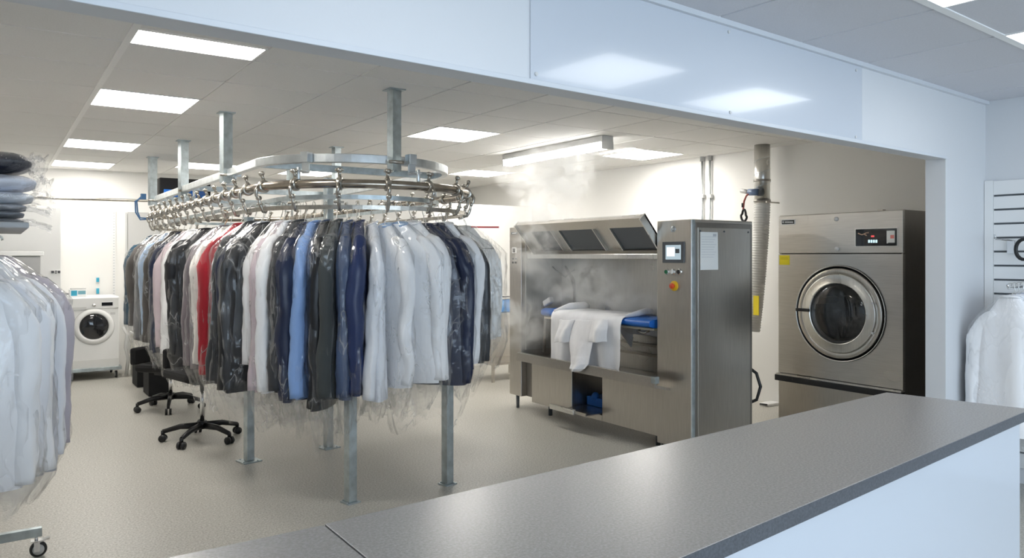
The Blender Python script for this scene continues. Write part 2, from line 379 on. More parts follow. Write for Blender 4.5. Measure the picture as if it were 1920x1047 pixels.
def panel_light(x0, x1, y0, y1, z, label, grp, mt, front=False, a=None):
    c = Vector(((x0+x1)/2, (y0+y1)/2, z)); t = thing('ceiling_light', label, 'ceiling light', fp(c.x, c.y, z) if front else c, FA if front else 0, grp)
    hx, hy = (x1-x0)/2, (y1-y0)/2; e = .012
    f = MB(); f.bb(-hx, hx, -hy, -hy+e, -.003, .02); f.bb(-hx, hx, hy-e, hy, -.003, .02); f.bb(-hx, -hx+e, -hy+e, hy-e, -.003, .02); f.bb(hx-e, hx, -hy+e, hy-e, -.003, .02)
    f.build('frame', 'tee', t, local=True)
    MB().bb(-hx+e, hx-e, -hy+e, hy-e, 0, .012).build('diffuser', mt, t, local=True)
def cellp(i, j): return (TX+i*TS, TX+(i+1)*TS, TY+j*TS, TY+(j+1)*TS)
LB = [('narrow strip ceiling light nearest the white header, largest at upper left', (TX, TX+TS, TY-.275, TY)),
      ('square ceiling light panel second in the left row behind the strip light', cellp(0, 2)),
      ('third ceiling light panel of the left row, small, seen at a flat angle', cellp(0, 6)),
      ('farthest ceiling light panel of the left row, just before the back wall', cellp(0, 9)),
      ('thin-looking ceiling light between the two left hanging posts of the conveyor', cellp(2, 8)),
      ('distant ceiling light seen through the conveyor frame just above its tube', cellp(4, 8)),
      ('square ceiling light panel to the right of the tall near conveyor post', cellp(4, 2)),
      ('ceiling light panel just right of the fluorescent batten, partly behind it', (5.24, 5.24+TS, TY+2*TS, TY+3*TS)),
      ('far ceiling light panel left of the fluorescent batten, near the right wall corner', cellp(7, 6))]
for lab, (x0, x1, y0, y1) in LB: panel_light(x0, x1, y0, y1, H1-.001, lab, 'recessed ceiling lights of the laundry room', 'lightb2' if y0 > 8.9 else 'lightb')
for k, (a, n0) in enumerate(fr_lights): panel_light(a, a+FS, n0, n0+FS, H2-.001, 'recessed light panel in the customer area ceiling, outside the picture', 'customer area ceiling lights', 'lightf', True)

# glossy panel on the header
hp = thing('header_panel', 'large glossy white panel screwed to the header, reflecting ceiling lights', 'panel', fp(2.7, 1.965, 2.2))
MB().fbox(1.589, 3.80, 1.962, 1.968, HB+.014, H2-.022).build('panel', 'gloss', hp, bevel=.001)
for px, py in ((1005, 139), (1369, 211), (1366, 60), (1604, 257), (1605, 132)):
    r = ray(px); t = 1.962/(r[0]*FN.x+r[1]*FN.y); p = Vector((r[0]*t, r[1]*t, CZ+(HY-py)*t/F))
    MB().cyl(p, p-FN*.004, .007, 12).build('screw', 'greyl', hp)

# ================================================================== COUNTER
CT = .90
def cp(px, py): q = on_z(px, py, CT); return Vector((q.x, q.y, 0))
B1, B0, Fr1 = cp(1662, 736), cp(608, 983), cp(1932, 767.5)
F_0 = cp(1270, 1049); dF = (Fr1-F_0)/(Fr1.x-F_0.x)
def fy(x): return F_0 + dF*(x-F_0.x)
seam_x = B0.x
t = thing('service_counter', 'long dark grey laminate service counter with white front panel', 'counter', (1.8, 1.2, 0))
MB().prism([fy(B0.x+.001), Fr1, B1, B0+Vector((.001, 0, 0))], CT-.032, CT).build('worktop', 'counter', t, bevel=.0015)
# dark edge band along the front and the end
pb = []
e0 = fy(B0.x+.001); nrm = Vector((dF.y, -dF.x, 0)).normalized()
MB().prism([e0+nrm*.0015, Fr1+nrm*.0015, Fr1, e0], CT-.034, CT-.001).build('edge_band', 'counter_edge', t)
MB().prism([fy(B0.x+.001)-nrm*.03, Fr1-nrm*.03-Vector((.004, 0, 0)), Fr1-nrm*.06-Vector((.004, 0, 0)), fy(B0.x+.001)-nrm*.06], 0, CT-.033).build('front_panel', 'gloss', t)
MB().prism([B0+Vector((.001, -.03, 0)), B1+Vector((-.03, -.03, 0)), B1+Vector((-.03, -.05, 0)), B0+Vector((.001, -.05, 0))], 0, CT-.033).build('back_panel', 'white', t)
e1 = Fr1-nrm*.04-Vector((.03, 0, 0))
MB().prism([e1, B1+Vector((-.03, -.05, 0)), B1+Vector((-.05, -.05, 0)), e1-Vector((.02, 0, 0))], 0, CT-.033).build('end_panel', 'white', t)
t = thing('side_counter', 'shorter piece of dark grey worktop left of the counter seam', 'counter', (0, 1.1, 0))
A0 = cp(300, 1047.5); dB = (B0-A0)/(B0.x-A0.x); L0 = B0+dB*(-1.3-B0.x)
MB().prism([fy(-1.3), fy(B0.x-.001), B0-Vector((.001, 0, 0)), L0], CT-.034, CT-.0015).build('worktop', 'counter', t, bevel=.0015)
MB().prism([fy(-1.27)-nrm*.03, fy(B0.x-.001)-nrm*.03, fy(B0.x-.001)-nrm*.05, fy(-1.27)-nrm*.05], 0, CT-.035).build('front_panel', 'gloss', t)
MB().prism([L0+Vector((.03, -.03, 0)), B0+Vector((-.002, -.03, 0)), B0+Vector((-.002, -.05, 0)), L0+Vector((.03, -.05, 0))], 0, CT-.035).build('back_panel', 'white', t)
# ================================================================== GARMENT CONVEYOR
from mathutils import noise
RC, RR, RY0, RY1, RZ, BZ = 2.10, .735, 4.87, 8.50, 1.862, 1.722
def ring(s, R=RR, c=RC, y0=RY0, y1=RY1):
    """position and outward direction at run length s, from the far left corner towards the camera"""
    s1 = y1-y0; s2 = s1+math.pi*R; s3 = s2+s1; tot = s3+math.pi*R; s %= tot
    if s < s1: return Vector((c-R, y1-s, 0)), Vector((-1, 0, 0))
    if s < s2:
        a = (s-s1)/R; o = Vector((-math.cos(a), -math.sin(a), 0)); return Vector((c, y0, 0))+o*R, o
    if s < s3: return Vector((c+R, y0+(s-s2), 0)), Vector((1, 0, 0))
    a = (s-s3)/R; o = Vector((math.cos(a), math.sin(a), 0)); return Vector((c, y1, 0))+o*R, o
def ring_path(R, c, y0, y1, z, n=40):
    P = []
    for k in range(n+1):
        a = math.pi*k/n; P.append((c-R*math.cos(a), y0-R*math.sin(a), z))
    for k in range(n+1):
        a = math.pi*k/n; P.append((c+R*math.cos(a), y1+R*math.sin(a), z))
    return P
TOT = 2*(RY1-RY0)+2*math.pi*RR
cv = thing('garment_conveyor', 'oval overhead garment conveyor of steel tube hung from ceiling posts', 'conveyor', (RC, 6.6, 0))
def squarepath(P, hw, hh):   # rectangular section swept round the oval
    m = MB(); n = len(P); vs = []
    for i in range(n):
        t = (Vector(P[(i+1) % n])-Vector(P[i-1])).normalized(); a = Vector((t.y, -t.x, 0)); p = Vector(P[i])
        for sx, sz in ((-1, -1), (1, -1), (1, 1), (-1, 1)): vs.append(p+a*hw*sx+Vector((0, 0, hh*sz)))
    m.add(vs, [(i*4+k, i*4+(k+1) % 4, ((i+1) % n)*4+(k+1) % 4, ((i+1) % n)*4+k) for i in range(n) for k in range(4)]); return m
squarepath(ring_path(.66, 2.08, 4.99, 8.6, 2.035), .022, .027).build('upper_frame', 'galv_l', cv, bevel=.003)
MB().tube(ring_path(RR, RC, RY0, RY1, RZ), .027, 14, closed=True).build('rail_tube', 'nickel', cv)
squarepath(ring_path(RR, RC, RY0, RY1, BZ), .004, .013).build('hanging_rail', 'nickel_l', cv)
squarepath(ring_path(RR-.17, RC, RY0+.06, RY1, 1.80), .006, .014).build('guide_rail', 'galv', cv)
MB().box((2.08, 4.99, 2.035), (1.30, .04, .045)).build('cross_member', 'galv', cv); MB().box((2.08, 7.1, 2.035), (1.30, .04, .045)).build('cross_member', 'galv', cv)
MB().box((2.08, 8.6, 2.035), (1.30, .04, .045)).build('cross_member', 'galv', cv)
def channel(x, y, z0, z1, w=.075, d=.05, rz=0.0):
    q = [(-w/2, -d/2), (w/2, -d/2), (w/2, d/2), (w/2-.02, d/2), (w/2-.02, d/2-.006), (w/2-.006, d/2-.006), (w/2-.006, -d/2+.006), (-w/2+.006, -d/2+.006),
         (-w/2+.006, d/2-.006), (-w/2+.02, d/2-.006), (-w/2+.02, d/2), (-w/2, d/2)]
    c, s_ = math.cos(rz), math.sin(rz)
    return MB().prism([(x+a*c-b*s_, y+a*s_+b*c) for a, b in q], z0, z1)
for x, y in ((1.40, 5.69), (1.42, 7.29), (1.39, 8.70), (2.08, 4.30), (2.72, 6.89), (2.74, 8.30)):
    p = channel(x, y, 1.965, H1, rz=math.radians(20)).build('hanging_post', 'galv', cv)
    MB().box((x, y, H1-.004), (.11, .11, .007)).build('ceiling_plate', 'galv', p)
    MB().cyl((x-.05, y-.03, 2.02), (x+.05, y-.03, 2.02), .011, 10).build('bolt', 'nickel_l', p)
for x, y, zt in ((2.335, 4.07, 1.46), (1.70, 4.09, 1.46), (1.46, 5.31, 1.70), (2.05, 5.35, 2.01)):
    m = MB().box((x, y, zt/2+.004), (.055, .055, zt-.008), math.radians(12)); p = m.build('floor_post', 'galv', cv, bevel=.004)
    pw = .13 if y > 5 else .085
    m = MB().box((x, y, .004), (pw, pw, .008), math.radians(12))
    for a, b in ((-.36, -.36), (.36, -.36), (-.36, .36), (.36, .36)): m.cyl((x+a*pw, y+b*pw, .008), (x+a*pw, y+b*pw, .014), .005, 8)
    m.build('base_plate', 'galv', p)
MB().tube([(2.335, 4.07, 1.45), (2.16, 4.55, 1.45), (2.05, 5.35, 1.45)], .02, 4).build('floor_arm', 'galv', cv)
MB().tube([(1.70, 4.09, 1.45), (1.86, 4.6, 1.42), (2.05, 5.35, 1.42)], .02, 4).build('floor_arm', 'galv', cv)
# frame to tube brackets
for s in (.35, 1.55, 2.9, 4.1, 4.85, 6.2, 8.2, 9.6):
    p, o = ring(s); q = p-o*.09; rz = math.atan2(o.y, o.x)
    m = MB().box((p.x-o.x*.075, p.y-o.y*.075, 2.0), (.012, .05, .13), rz); m.box((p.x-o.x*.04, p.y-o.y*.04, 1.945), (.09, .05, .010), rz)
    m.cyl((p.x, p.y, 1.89), (p.x, p.y, 1.965), .012, 10); m.box((p.x-o.x*.085, p.y-o.y*.085, 2.035), (.060, .05, .064), rz)
    m.build('bracket', 'galv_l', cv, bevel=.002)
# carriers: clamp round the tube, knob on top, arm and claw down to the hanging rail
def carrier_mesh():
    m = MB()   # local x = along the tube, y = outward
    m.lathe((-.016, 0, 0), (1, 0, 0), [(0, .027), (0, .036), (.006, .040), (.026, .040), (.032, .036), (.032, .027)], 16)
    m.tube([(0, 0, .036), (0, .006, .055), (0, .014, .070)], [.012, .010, .012], 8)
    m.lathe((-.014, .016, .080), (1, 0, 0), [(0, .001), (0, .014), (.028, .014), (.028, .001)], 12)
    m.sph((.020, .016, .080), .008, 8, 6); m.sph((-.020, .016, .080), .008, 8, 6)
    m.tube([(0, .036, -.005), (0, .052, -.03), (.004, .048, -.058), (0, .030, -.085), (0, .026, -.11), (0, .018, -.128), (0, .004, -.158), (0, -.014, -.162), (0, -.022, -.146)],
           [.013, .012, .010, .009, .011, .012, .009, .008, .007], 8)
    m.lathe((-.014, .034, -.074), (1, 0, 0), [(0, .001), (0, .014), (.028, .014), (.028, .001)], 10)
    m.tube([(-.03, .028, -.112), (.03, .028, -.112)], .006, 6)
    return m
cme = carrier_mesh().mesh('carrier'); cme.materials.append(M['nickel_l'])
NCAR = 42
for k in range(NCAR):
    p, o = ring(.12+TOT*k/NCAR); c = bpy.data.objects.new('carrier', cme); COL.objects.link(c); c.parent = cv
    c.location = (p.x-RC, p.y-6.6, RZ); c.rotation_euler = (0, 0, math.atan2(o.y, o.x)-math.pi/2)
# drive unit on the far end
d = MB().box((1.72, 8.86, 2.17), (.52, .30, .20)).build('drive_housing', 'blackm', cv, bevel=.01)
MB().cyl((1.50, 8.70, 2.10), (1.92, 8.70, 2.10), .045, 20).build('motor', 'blue', d)
MB().box((1.86, 8.66, 2.19), (.12, .06, .06)).build('terminal_box', 'greyl', d)
m = MB()
for q in range(2): m.tube([(1.32, 8.9, 2.08-.02*q), (1.27-.015*q, 8.93, 2.02), (1.28-.02*q, 8.93, 1.90), (1.30, 8.9, 1.84-.02*q), (1.42, 8.85, 1.83)], .008, 6)
m.box((1.33, 8.9, 2.07), (.05, .05, .06)); m.build('supply_hose', mat('hose_blue', (.03, .10, .22), .4), cv)

# ------------------------------------------------------------------ garments
def hanger_mesh(hw, zh, colr='steel_l', arms=True):
    """wire hanger, local origin on the rail; zh = drop from rail to neck"""
    m = MB(); P = []
    for k in range(9):
        a = math.radians(-60+240*k/8); P.append((-math.cos(a)*.020, 0, math.sin(a)*.020-.004))
    P = [(.0, 0, -zh-.02), (0, 0, -zh*.75), (-.012, 0, -zh*.55), (-.022, 0, -.03)] + [(-.020*math.cos(math.radians(10+22*k)), 0, .020*math.sin(math.radians(10+22*k))) for k in range(9)]
    m.tube(P, .0026, 6)
    m.tube([(-hw+.02, 0, -zh-.15), (-hw*.5, 0, -zh-.09), (0, 0, -zh-.02), (hw*.5, 0, -zh-.09), (hw-.02, 0, -zh-.15), (-hw+.02, 0, -zh-.15)], .0028, 6)
    return m
def nz(x, y, z): return noise.noise(Vector((x, y, z)))
def body_mesh(hw, L, th, zh, seed, K=26, A=36, fold=1.0):
    m = MB(); rings = []
    for k in range(K+1):
        d = L*(k/K)**1.15
        e = min(1, d/.165)
        w = .055+(hw-.055)*e**.9+max(0, d-.165)*.05+.008*nz(seed, d*4, 3)
        t = .026+(th-.026)*min(1, d/.16)+max(0, d-.2)*.012
        am = fold*(.004+.020*min(1, max(0, d-.08)/.5))
        ring_ = []
        for a in range(A):
            q = 2*math.pi*a/A; c, s_ = math.cos(q), math.sin(q)
            x = w*math.copysign(abs(c)**.75, c); y = t*math.copysign(abs(s_)**.8, s_)
            f = am*(nz(x*9+seed, s_*1.5, d*1.4)*1.3+.45*math.sin(x*42+seed*3+d*2))
            y += f*(1 if s_ >= 0 else -1)*.6+f*.5; x += am*.4*nz(seed+7, y*20, d*3)
            ring_.append(Vector((x, y, -zh-d+.012*nz(seed, x*6, 1)*(k == K)-.055*(abs(x)/hw)**2*0)))
        rings.append(ring_)
    vs = [p for r in rings for p in r]; fs = [(i*A+a, i*A+(a+1) % A, (i+1)*A+(a+1) % A, (i+1)*A+a) for i in range(K) for a in range(A)]
    m.add(vs, fs, True); m.add(rings[0], [tuple(range(A))]); 
    b = [p+Vector((0, 0, .02)) for p in rings[-1]]; m.add(b, [tuple(range(A))[::-1]])
    return m
def sleeve_mesh(hw, sgn, Ls, zh, seed, r0=.052, r1=.040, fwd=0.0):
    m = MB(); P, ra, rb = [], [], []
    n = 26
    bend = nz(seed, 3.3, 9)*.05
    for k in range(n+1):
        q = k/n; d = .115+Ls*q
        x = (hw-.045)+.075*min(1, q*5)**.7+.012*math.sin(q*3+seed)+.02*q*nz(seed, q*3, 2)
        y = fwd*q+.022*nz(seed+3, q*4, 5)+bend*q
        P.append((sgn*x, y, -zh-d)); wr = 1+.09*nz(seed, q*4, 8)
        sh = .75+.25*min(1, q*6)
        ra.append((r0+(r1-r0)*q)*wr*sh); rb.append((r0*.92+(r1-r0)*q)*(2-wr)*sh)
    P.insert(0, (sgn*(hw-.085), 0, -zh-.085)); ra.insert(0, .02); rb.insert(0, .03)
    m.tube(P, ra, 20, ry=rb, up=(1, 0, 0))
    # drape folds
    for i, v in enumerate(m.v): 
        v = Vector(v); f = .012*nz(v.x*18+seed, v.y*26, v.z*2.5)+.005*nz(v.x*30, v.y*40+seed, v.z*18); m.v[i] = (v.x+f, v.y-f*1.2, v.z)
    m.sm = [True]*len(m.sm)
    return m
def bag_mesh(hw, L, th, zh, seed, ext, K=34, A=44, loose=1.0):
    m = MB(); rings = []; Lb = L+ext
    for k in range(K+1):
        d = -.015+Lb*(k/K)
        e = min(1, max(0, d+.015)/.19)
        w = .050+(hw+.072-.050)*e**.9
        t = .030+(th+.018-.030)*min(1, max(0, d+.015)/.15)
        if d > L: q = (d-L)/max(ext, .01); w *= 1-.30*q; t *= 1-.45*q
        am = (.007+.013*e)*loose*(1+.8*max(0, d-L)/.2)
        r_ = []
        for a in range(A):
            q = 2*math.pi*a/A; c, s_ = math.cos(q), math.sin(q)
            x = w*math.copysign(abs(c)**.8, c); y = t*math.copysign(abs(s_)**.8, s_)
            f = am*(nz(c*2.6+seed, s_*2.6, d*5)+.6*nz(c*7+seed, s_*7, d*13))
            x += f*c; y += f*s_*1.2+am*.4*nz(c*9, s_*9+seed, d*6)
            zz = -zh-d
            if k >= K-3: zz += ext*.40*nz(c*1.1+seed, s_*1.1, 4.2)*(k-K+4)/4
            r_.append(Vector((x, y, zz)))
        rings.append(r_)
    vs = [p for r in rings for p in r]
    m.add(vs, [(i*A+a, i*A+(a+1) % A, (i+1)*A+(a+1) % A, (i+1)*A+a) for i in range(K) for a in range(A)], True)
    return m
NAMES = {'shirt': 'bagged_shirt', 'jacket': 'bagged_jacket', 'coat': 'bagged_coat', 'empty': 'empty_garment_bag'}
def garment(kind, col, label, loc, rz, L, seed, zh=.105, hw=.185, th=.045, ext=.17, group=None, cat=None, bag='film', collar=None, hcol='steel_l', shiny=False, sl=None, lod=1.0, cover=True, fold=1.0):
    t = thing(NAMES[kind] if cover else kind, label, cat or {'shirt': 'shirt', 'jacket': 'jacket', 'coat': 'coat', 'empty': 'garment bag'}[kind], loc, rz, group)
    hanger_mesh(hw, zh).build('hanger', hcol, t, local=True)
    mt = cloth(col, shiny=shiny)
    if kind != 'empty':
        b = body_mesh(hw, L, th, zh, seed, int(26*lod), int(36*lod), fold).build('body', mt, t, local=True)
        ls = L-.13 if sl is None else sl
        for sg in (-1, 1):
            sleeve_mesh(hw, sg, ls, zh, seed+sg*2.3, fwd=-.012, r0=.050 if kind != 'jacket' else .055).build('sleeve', mt, t, local=True)
        m = MB(); cz = -zh
        P = [(.050*math.cos(q), .026*math.sin(q), cz-.002+.012*math.sin(q)) for q in [math.radians(-70+ (k*320/12)) for k in range(13)]]
        m.tube(P, .007, 6, ry=.015)
        m.build('collar', cloth(collar) if collar else mt, t, local=True)
        if kind in ('jacket', 'coat'):
            for sg in (-1, 1):
                mm = MB(); P = [(sg*.045, -.026, cz-.0), (sg*.075, -.045, cz-.08), (sg*.06, -th-.016, cz-.16), (sg*.02, -th-.022, cz-.30)]
                mm.tube(P, [.012, .024, .028, .004], 6, ry=[.006, .006, .006, .003], up=(1, 0, 0)); mm.build('lapel', mt, t, local=True)
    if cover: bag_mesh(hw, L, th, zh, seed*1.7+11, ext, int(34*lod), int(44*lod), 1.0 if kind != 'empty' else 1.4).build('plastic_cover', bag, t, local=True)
    return t
OUT = .25
def px_out(s):
    p, o = ring(s); return proj(p+o*OUT+Vector((0, 0, 1.2)))
s_hi = max(range(0, 900), key=lambda k: px_out(k*.01)[0] if k*.01 < RY1-RY0+math.pi*RR else -1)*.01
def solve(px):
    lo, hi = -.3, s_hi
    for _ in range(40):
        md = (lo+hi)/2
        if px_out(md)[0] < px: lo = md
        else: hi = md
    return lo
WH, WH2, CRM = (.90, .90, .915), (.83, .845, .885), (.87, .85, .81)
BLK, NVY, NVY2, SLT, CHR, CHG, LBL, RED = (.010, .011, .014), (.012, .020, .055), (.02, .035, .11), (.06, .09, .17), (.035, .037, .042), (.05, .056, .056), (.25, .40, .72), (.42, .015, .03)
GBR, GRY, MAU, TEL, PWB = (.10, .09, .085), (.22, .22, .23), (.20, .17, .19), (.008, .05, .09), (.42, .55, .74)
PNK = (.62, .52, .56)
G = [  # px of outer edge, px of hem, colour, kind, shiny, label
 (237, 612, TEL, 'jacket', 0, 'teal-navy bagged jacket, farthest left garment on the conveyor'),
 (245, 614, GBR, 'jacket', 0, 'grey-brown bagged jacket second from the far left end of the conveyor'),
 (253, 640, GRY, 'shirt', 0, 'grey bagged shirt between the grey-brown jacket and the powder blue shirt'),
 (264, 632, PWB, 'shirt', 0, 'powder blue bagged shirt at the far left of the conveyor'),
 (275, 645, GBR, 'jacket', 0, 'dark taupe bagged jacket just right of the powder blue shirt'),
 (284, 662, NVY, 'jacket', 0, 'dark navy bagged jacket left of a pinkish white shirt'),
 (294, 655, PNK, 'shirt', 0, 'pinkish white bagged shirt between far navy jacket and white shirt'),
 (304, 668, WH, 'shirt', 0, 'white bagged shirt immediately left of the black jacket with visible shoulder'),
 (322, 668, BLK, 'jacket', 1, 'black bagged jacket with rounded shoulder, on the left straight run'),
 (352, 690, MAU, 'jacket', 0, 'grey-mauve bagged jacket left of the ivory shirt'),
 (359, 686, CRM, 'shirt', 0, 'ivory white bagged shirt immediately left of the red shirt'),
 (378, 708, RED, 'shirt', 0, 'red bagged shirt, the only red garment on the conveyor'),
 (398, 718, CHR, 'coat', 0, 'charcoal bagged garment immediately right of the red shirt'),
 (416, 734, NVY, 'jacket', 1, 'shiny navy bagged jacket between two dark garments right of the red shirt'),
 (430, 736, BLK, 'coat', 1, 'large black bagged coat with broad shoulder left of the pale shirts'),
 (472, 738, PNK, 'shirt', 0, 'pale pinkish bagged shirt directly right of the large black coat'),
 (487, 740, WH, 'shirt', 0, 'bright white bagged shirt left of the dark olive jacket'),
 (512, 738, CHR, 'jacket', 0, 'dark olive-grey bagged jacket right of a bright white shirt'),
 (528, 757, NVY, 'jacket', 1, 'very dark navy bagged jacket immediately left of the light blue shirt'),
 (552, 752, LBL, 'shirt', 0, 'light blue bagged shirt in the middle of the conveyor front'),
 (585, 773, BLK, 'jacket', 1, 'long black bagged garment directly right of the light blue shirt'),
 (612, 752, CHG, 'jacket', 0, 'greenish charcoal bagged jacket between long black and slate blue garments'),
 (640, 752, SLT, 'jacket', 1, 'slate blue bagged jacket above the left front floor post'),
 (672, 745, NVY2, 'jacket', 1, 'navy blue bagged jacket immediately left of the white shirts'),
 (706, 756, WH2, 'shirt', 0, 'white bagged shirt first to the right of the navy jacket'),
 (740, 733, WH, 'shirt', 0, 'white bagged shirt with bluish collar, second right of the navy jacket'),
 (776, 724, WH, 'shirt', 0, 'broad white bagged shirt in front, third right of the navy jacket'),
 (812, 720, (.84, .84, .85), 'shirt', 0, 'white bagged shirt immediately left of the broad dark jacket'),
 (846, 728, NVY, 'coat', 1, 'broad dark navy bagged jacket at the right front bend'),
 (872, 700, NVY, 'jacket', 0, 'dark indigo bagged jacket behind the broad dark jacket on the right bend'),
 (893, 685, WH, 'shirt', 0, 'white bagged garment near the right edge of the conveyor bend'),
 (903, 684, CHR, 'jacket', 1, 'narrow charcoal bagged jacket, rightmost dark garment on the conveyor'),
]
rnd = random.Random(5)
for k, (px, hem, col, kind, shiny, lab) in enumerate(G):
    s = solve(px); p, o = ring(s); f = px_out(s)[2]
    zb = CZ-(hem-HY)*f/F; zh = .10+.02*rnd.random()
    zb = max(zb, .40); L = (BZ+.014)-zh-zb
    rz = math.atan2(o.y, o.x)+math.radians(rnd.uniform(-4, 4)+({25: 24, 26: 38, 27: 26, 28: 34}.get(k, 14 if k > 28 else 0)))
    garment(kind, col, lab, (p.x, p.y, BZ+.014), rz, L, k*3.71+1, zh=zh, th=.040+.008*rnd.random()+(.008 if kind == 'coat' else 0), shiny=bool(shiny),
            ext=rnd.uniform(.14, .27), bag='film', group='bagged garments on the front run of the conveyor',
            collar=(.35, .50, .72) if k in (25, 26) else None, hw={26: .225, 27: .20, 28: .225, 14: .225, 8: .21}.get(k, .185 if kind == 'shirt' else .198), hcol=('wood' if k == 9 else 'steel_l'))
# in-between ones whose covers fill the gaps
E1 = [(241, 600, WH), (249, 606, WH), (258, 610, GRY), (269, 600, WH), (289, 640, WH2), (312, 640, WH), (336, 660, CHR), (344, 650, WH), (368, 690, WH2), (388, 690, WH), (406, 700, WH2), (448, 700, WH), (567, 720, SLT), (656, 720, BLK)]
for k, (px, hem, col) in enumerate(E1):
    s = solve(px)+.02; p, o = ring(s); f = px_out(s)[2]; zb = CZ-(hem-HY)*f/F+.03; zh = .105; L = BZ+.014-zh-zb
    near = min(G, key=lambda g: abs(g[0]-px)); side = 'behind'
    cn = {WH: 'white', WH2: 'off-white', GRY: 'grey', CHR: 'charcoal', CRM: 'ivory', SLT: 'slate', BLK: 'black'}[col]
    w_ = near[5].split(' bagged')[0].split()[-3:]; lb = f"slim {cn} bagged garment mostly hidden behind the {' '.join(w_)} {near[3]}"
    garment('shirt', col, lb, (p.x-o.x*.03, p.y-o.y*.03, BZ+.014), math.atan2(o.y, o.x)+math.radians(rnd.uniform(-3, 3)), L, k*5.3+90, zh=zh, hw=.165, th=.034,
            ext=.15, bag='film', group='bagged garments on the front run of the conveyor', lod=.75)
# empty clear cover at the right edge
s = s_hi+.02; p, o = ring(s)
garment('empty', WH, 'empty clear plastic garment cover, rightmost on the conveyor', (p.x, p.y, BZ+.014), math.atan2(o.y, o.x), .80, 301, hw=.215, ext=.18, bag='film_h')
s = s_hi+.13; p, o = ring(s)
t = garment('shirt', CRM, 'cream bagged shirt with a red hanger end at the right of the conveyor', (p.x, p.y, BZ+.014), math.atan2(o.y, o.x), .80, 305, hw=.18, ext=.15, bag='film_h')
MB().box((.14, 0, -.10), (.20, .012, .012)).build('red_hanger_bar', 'red', t, local=True)
# far run
cols = [(WH, 'white'), (CHR, 'charcoal'), (WH2, 'off-white'), (NVY, 'navy'), (WH, 'white'), (BLK, 'black'), (CRM, 'ivory'), (WH, 'white'), (SLT, 'slate blue'), (WH, 'white')]
s0 = RY1-RY0+math.pi*RR+.18
for k in range(16):
    s = s0+k*.235; col, cn = cols[k % 10]; p, o = ring(s)
    garment('shirt', col, f'{cn} bagged garment on the far run, mostly hidden behind the front ones', (p.x, p.y, BZ+.014), math.atan2(o.y, o.x), .85, k*2.9+200,
            zh=.11, ext=.12, bag='film', group=f'{cn} bagged garments on the far run of the conveyor', lod=.55)
# ================================================================== LEFT RAIL WITH GARMENTS AND FOLDED STACK
gx = -.10
t = thing('garment_rack', 'mobile steel garment rack at the left edge with braked caster and top shelf', 'garment rack', (gx, 3.85, 0))
MB().box((-.18, 4.20, .118), (.74, .032, .042)).build('foot', 'galv', t, bevel=.002)
MB().box((gx-.24, 4.20, .83), (.04, .03, 1.38)).build('upright', 'galv', t, bevel=.002)
MB().box((-.18, 3.20, .118), (.50, .032, .042)).build('foot', 'galv', t, bevel=.002)
MB().box((gx-.24, 3.20, .83), (.04, .03, 1.38)).build('upright', 'galv', t, bevel=.002)
MB().box((gx-.24, 3.70, .118), (.04, 1.0, .035)).build('lower_bar', 'galv', t)
MB().cyl((gx, 3.1, 1.485), (gx, 4.3, 1.485), .013, 14).build('hanging_bar', 'steel', t)
for y in (3.2, 4.2): MB().box((gx-.12, y, 1.50), (.26, .02, .03)).build('bar_arm', 'galv', t)
sh = MB().box((gx-.00, 3.80, 1.545), (.42, .95, .022)).build('shelf', 'grey', t, bevel=.004)
def caster(x, y, r, par, sw=0.0, mt='rubber', top=None):
    top = top or r*2+.05
    c = MB(); c.lathe((x-.011, y, r), (1, 0, 0), [(0, .012), (0, r-.004), (.003, r), (.019, r), (.022, r-.004), (.022, .012)], 24)
    o = c.build('caster', mt, par)
    MB().lathe((x-.013, y, r), (1, 0, 0), [(0, .001), (0, r*.62), (.026, r*.62), (.026, .001)], 20).build('hub', 'greyl', o)
    k = MB(); k.box((x-.017, y+.008, r+.018), (.003, .022, r+.03)); k.box((x+.017, y+.008, r+.018), (.003, .022, r+.03)); k.box((x, y+.012, 2*r+.012), (.05, .05, .006)); k.cyl((x, y+.012, 2*r+.01), (x, y+.012, top), .008, 8)
    k.build('fork', 'chrome', o); return o
for x, y in ((.175, 4.20), (-.50, 4.20), (.04, 3.20), (-.40, 3.20)):
    r = .036
    c = MB().lathe((x, y-.011, r), (0, 1, 0), [(0, .010), (0, r-.004), (.003, r), (.019, r), (.022, r-.004), (.022, .010)], 28).build('caster', 'rubber', t)
    MB().lathe((x, y-.013, r), (0, 1, 0), [(0, .001), (0, r*.68), (.026, r*.68), (.026, .001)], 24).build('hub', 'greyl', c)
    k = MB(); k.box((x-.006, y-.016, r+.014), (.024, .003, .045)); k.box((x-.006, y+.016, r+.014), (.024, .003, .045)); k.box((x-.006, y, 2*r+.006), (.05, .045, .005)); k.cyl((x-.008, y, 2*r), (x-.008, y, .10), .008, 8)
    k.build('fork', 'chrome', c); MB().box((x+.022, y-.004, .078), (.05, .028, .008), 0, Matrix.Rotation(math.radians(-12), 3, 'Y')).build('brake_lever', 'chrome', c)
LG = [(3.30, .84, WH, 'shirt', 'long white bagged coat nearest the camera on the left rack'), (3.42, .82, WH2, 'shirt', 'white bagged shirt second from the camera on the left rack'),
      (3.55, .86, WH, 'shirt', 'white bagged shirt with long sleeve, third from the camera on the left rack'), (3.68, .90, (.55, .58, .66), 'shirt', 'bluish grey bagged shirt fourth from the camera on the left rack'),
      (3.80, .86, WH2, 'shirt', 'off-white bagged shirt fifth on the left rack, showing at its right'), (3.92, .84, (.45, .42, .47), 'shirt', 'mauve-grey bagged shirt sixth on the left rack, by the floor edge'),
      (4.03, .82, CHR, 'jacket', 'dark bagged jacket farthest from the camera on the left rack')]
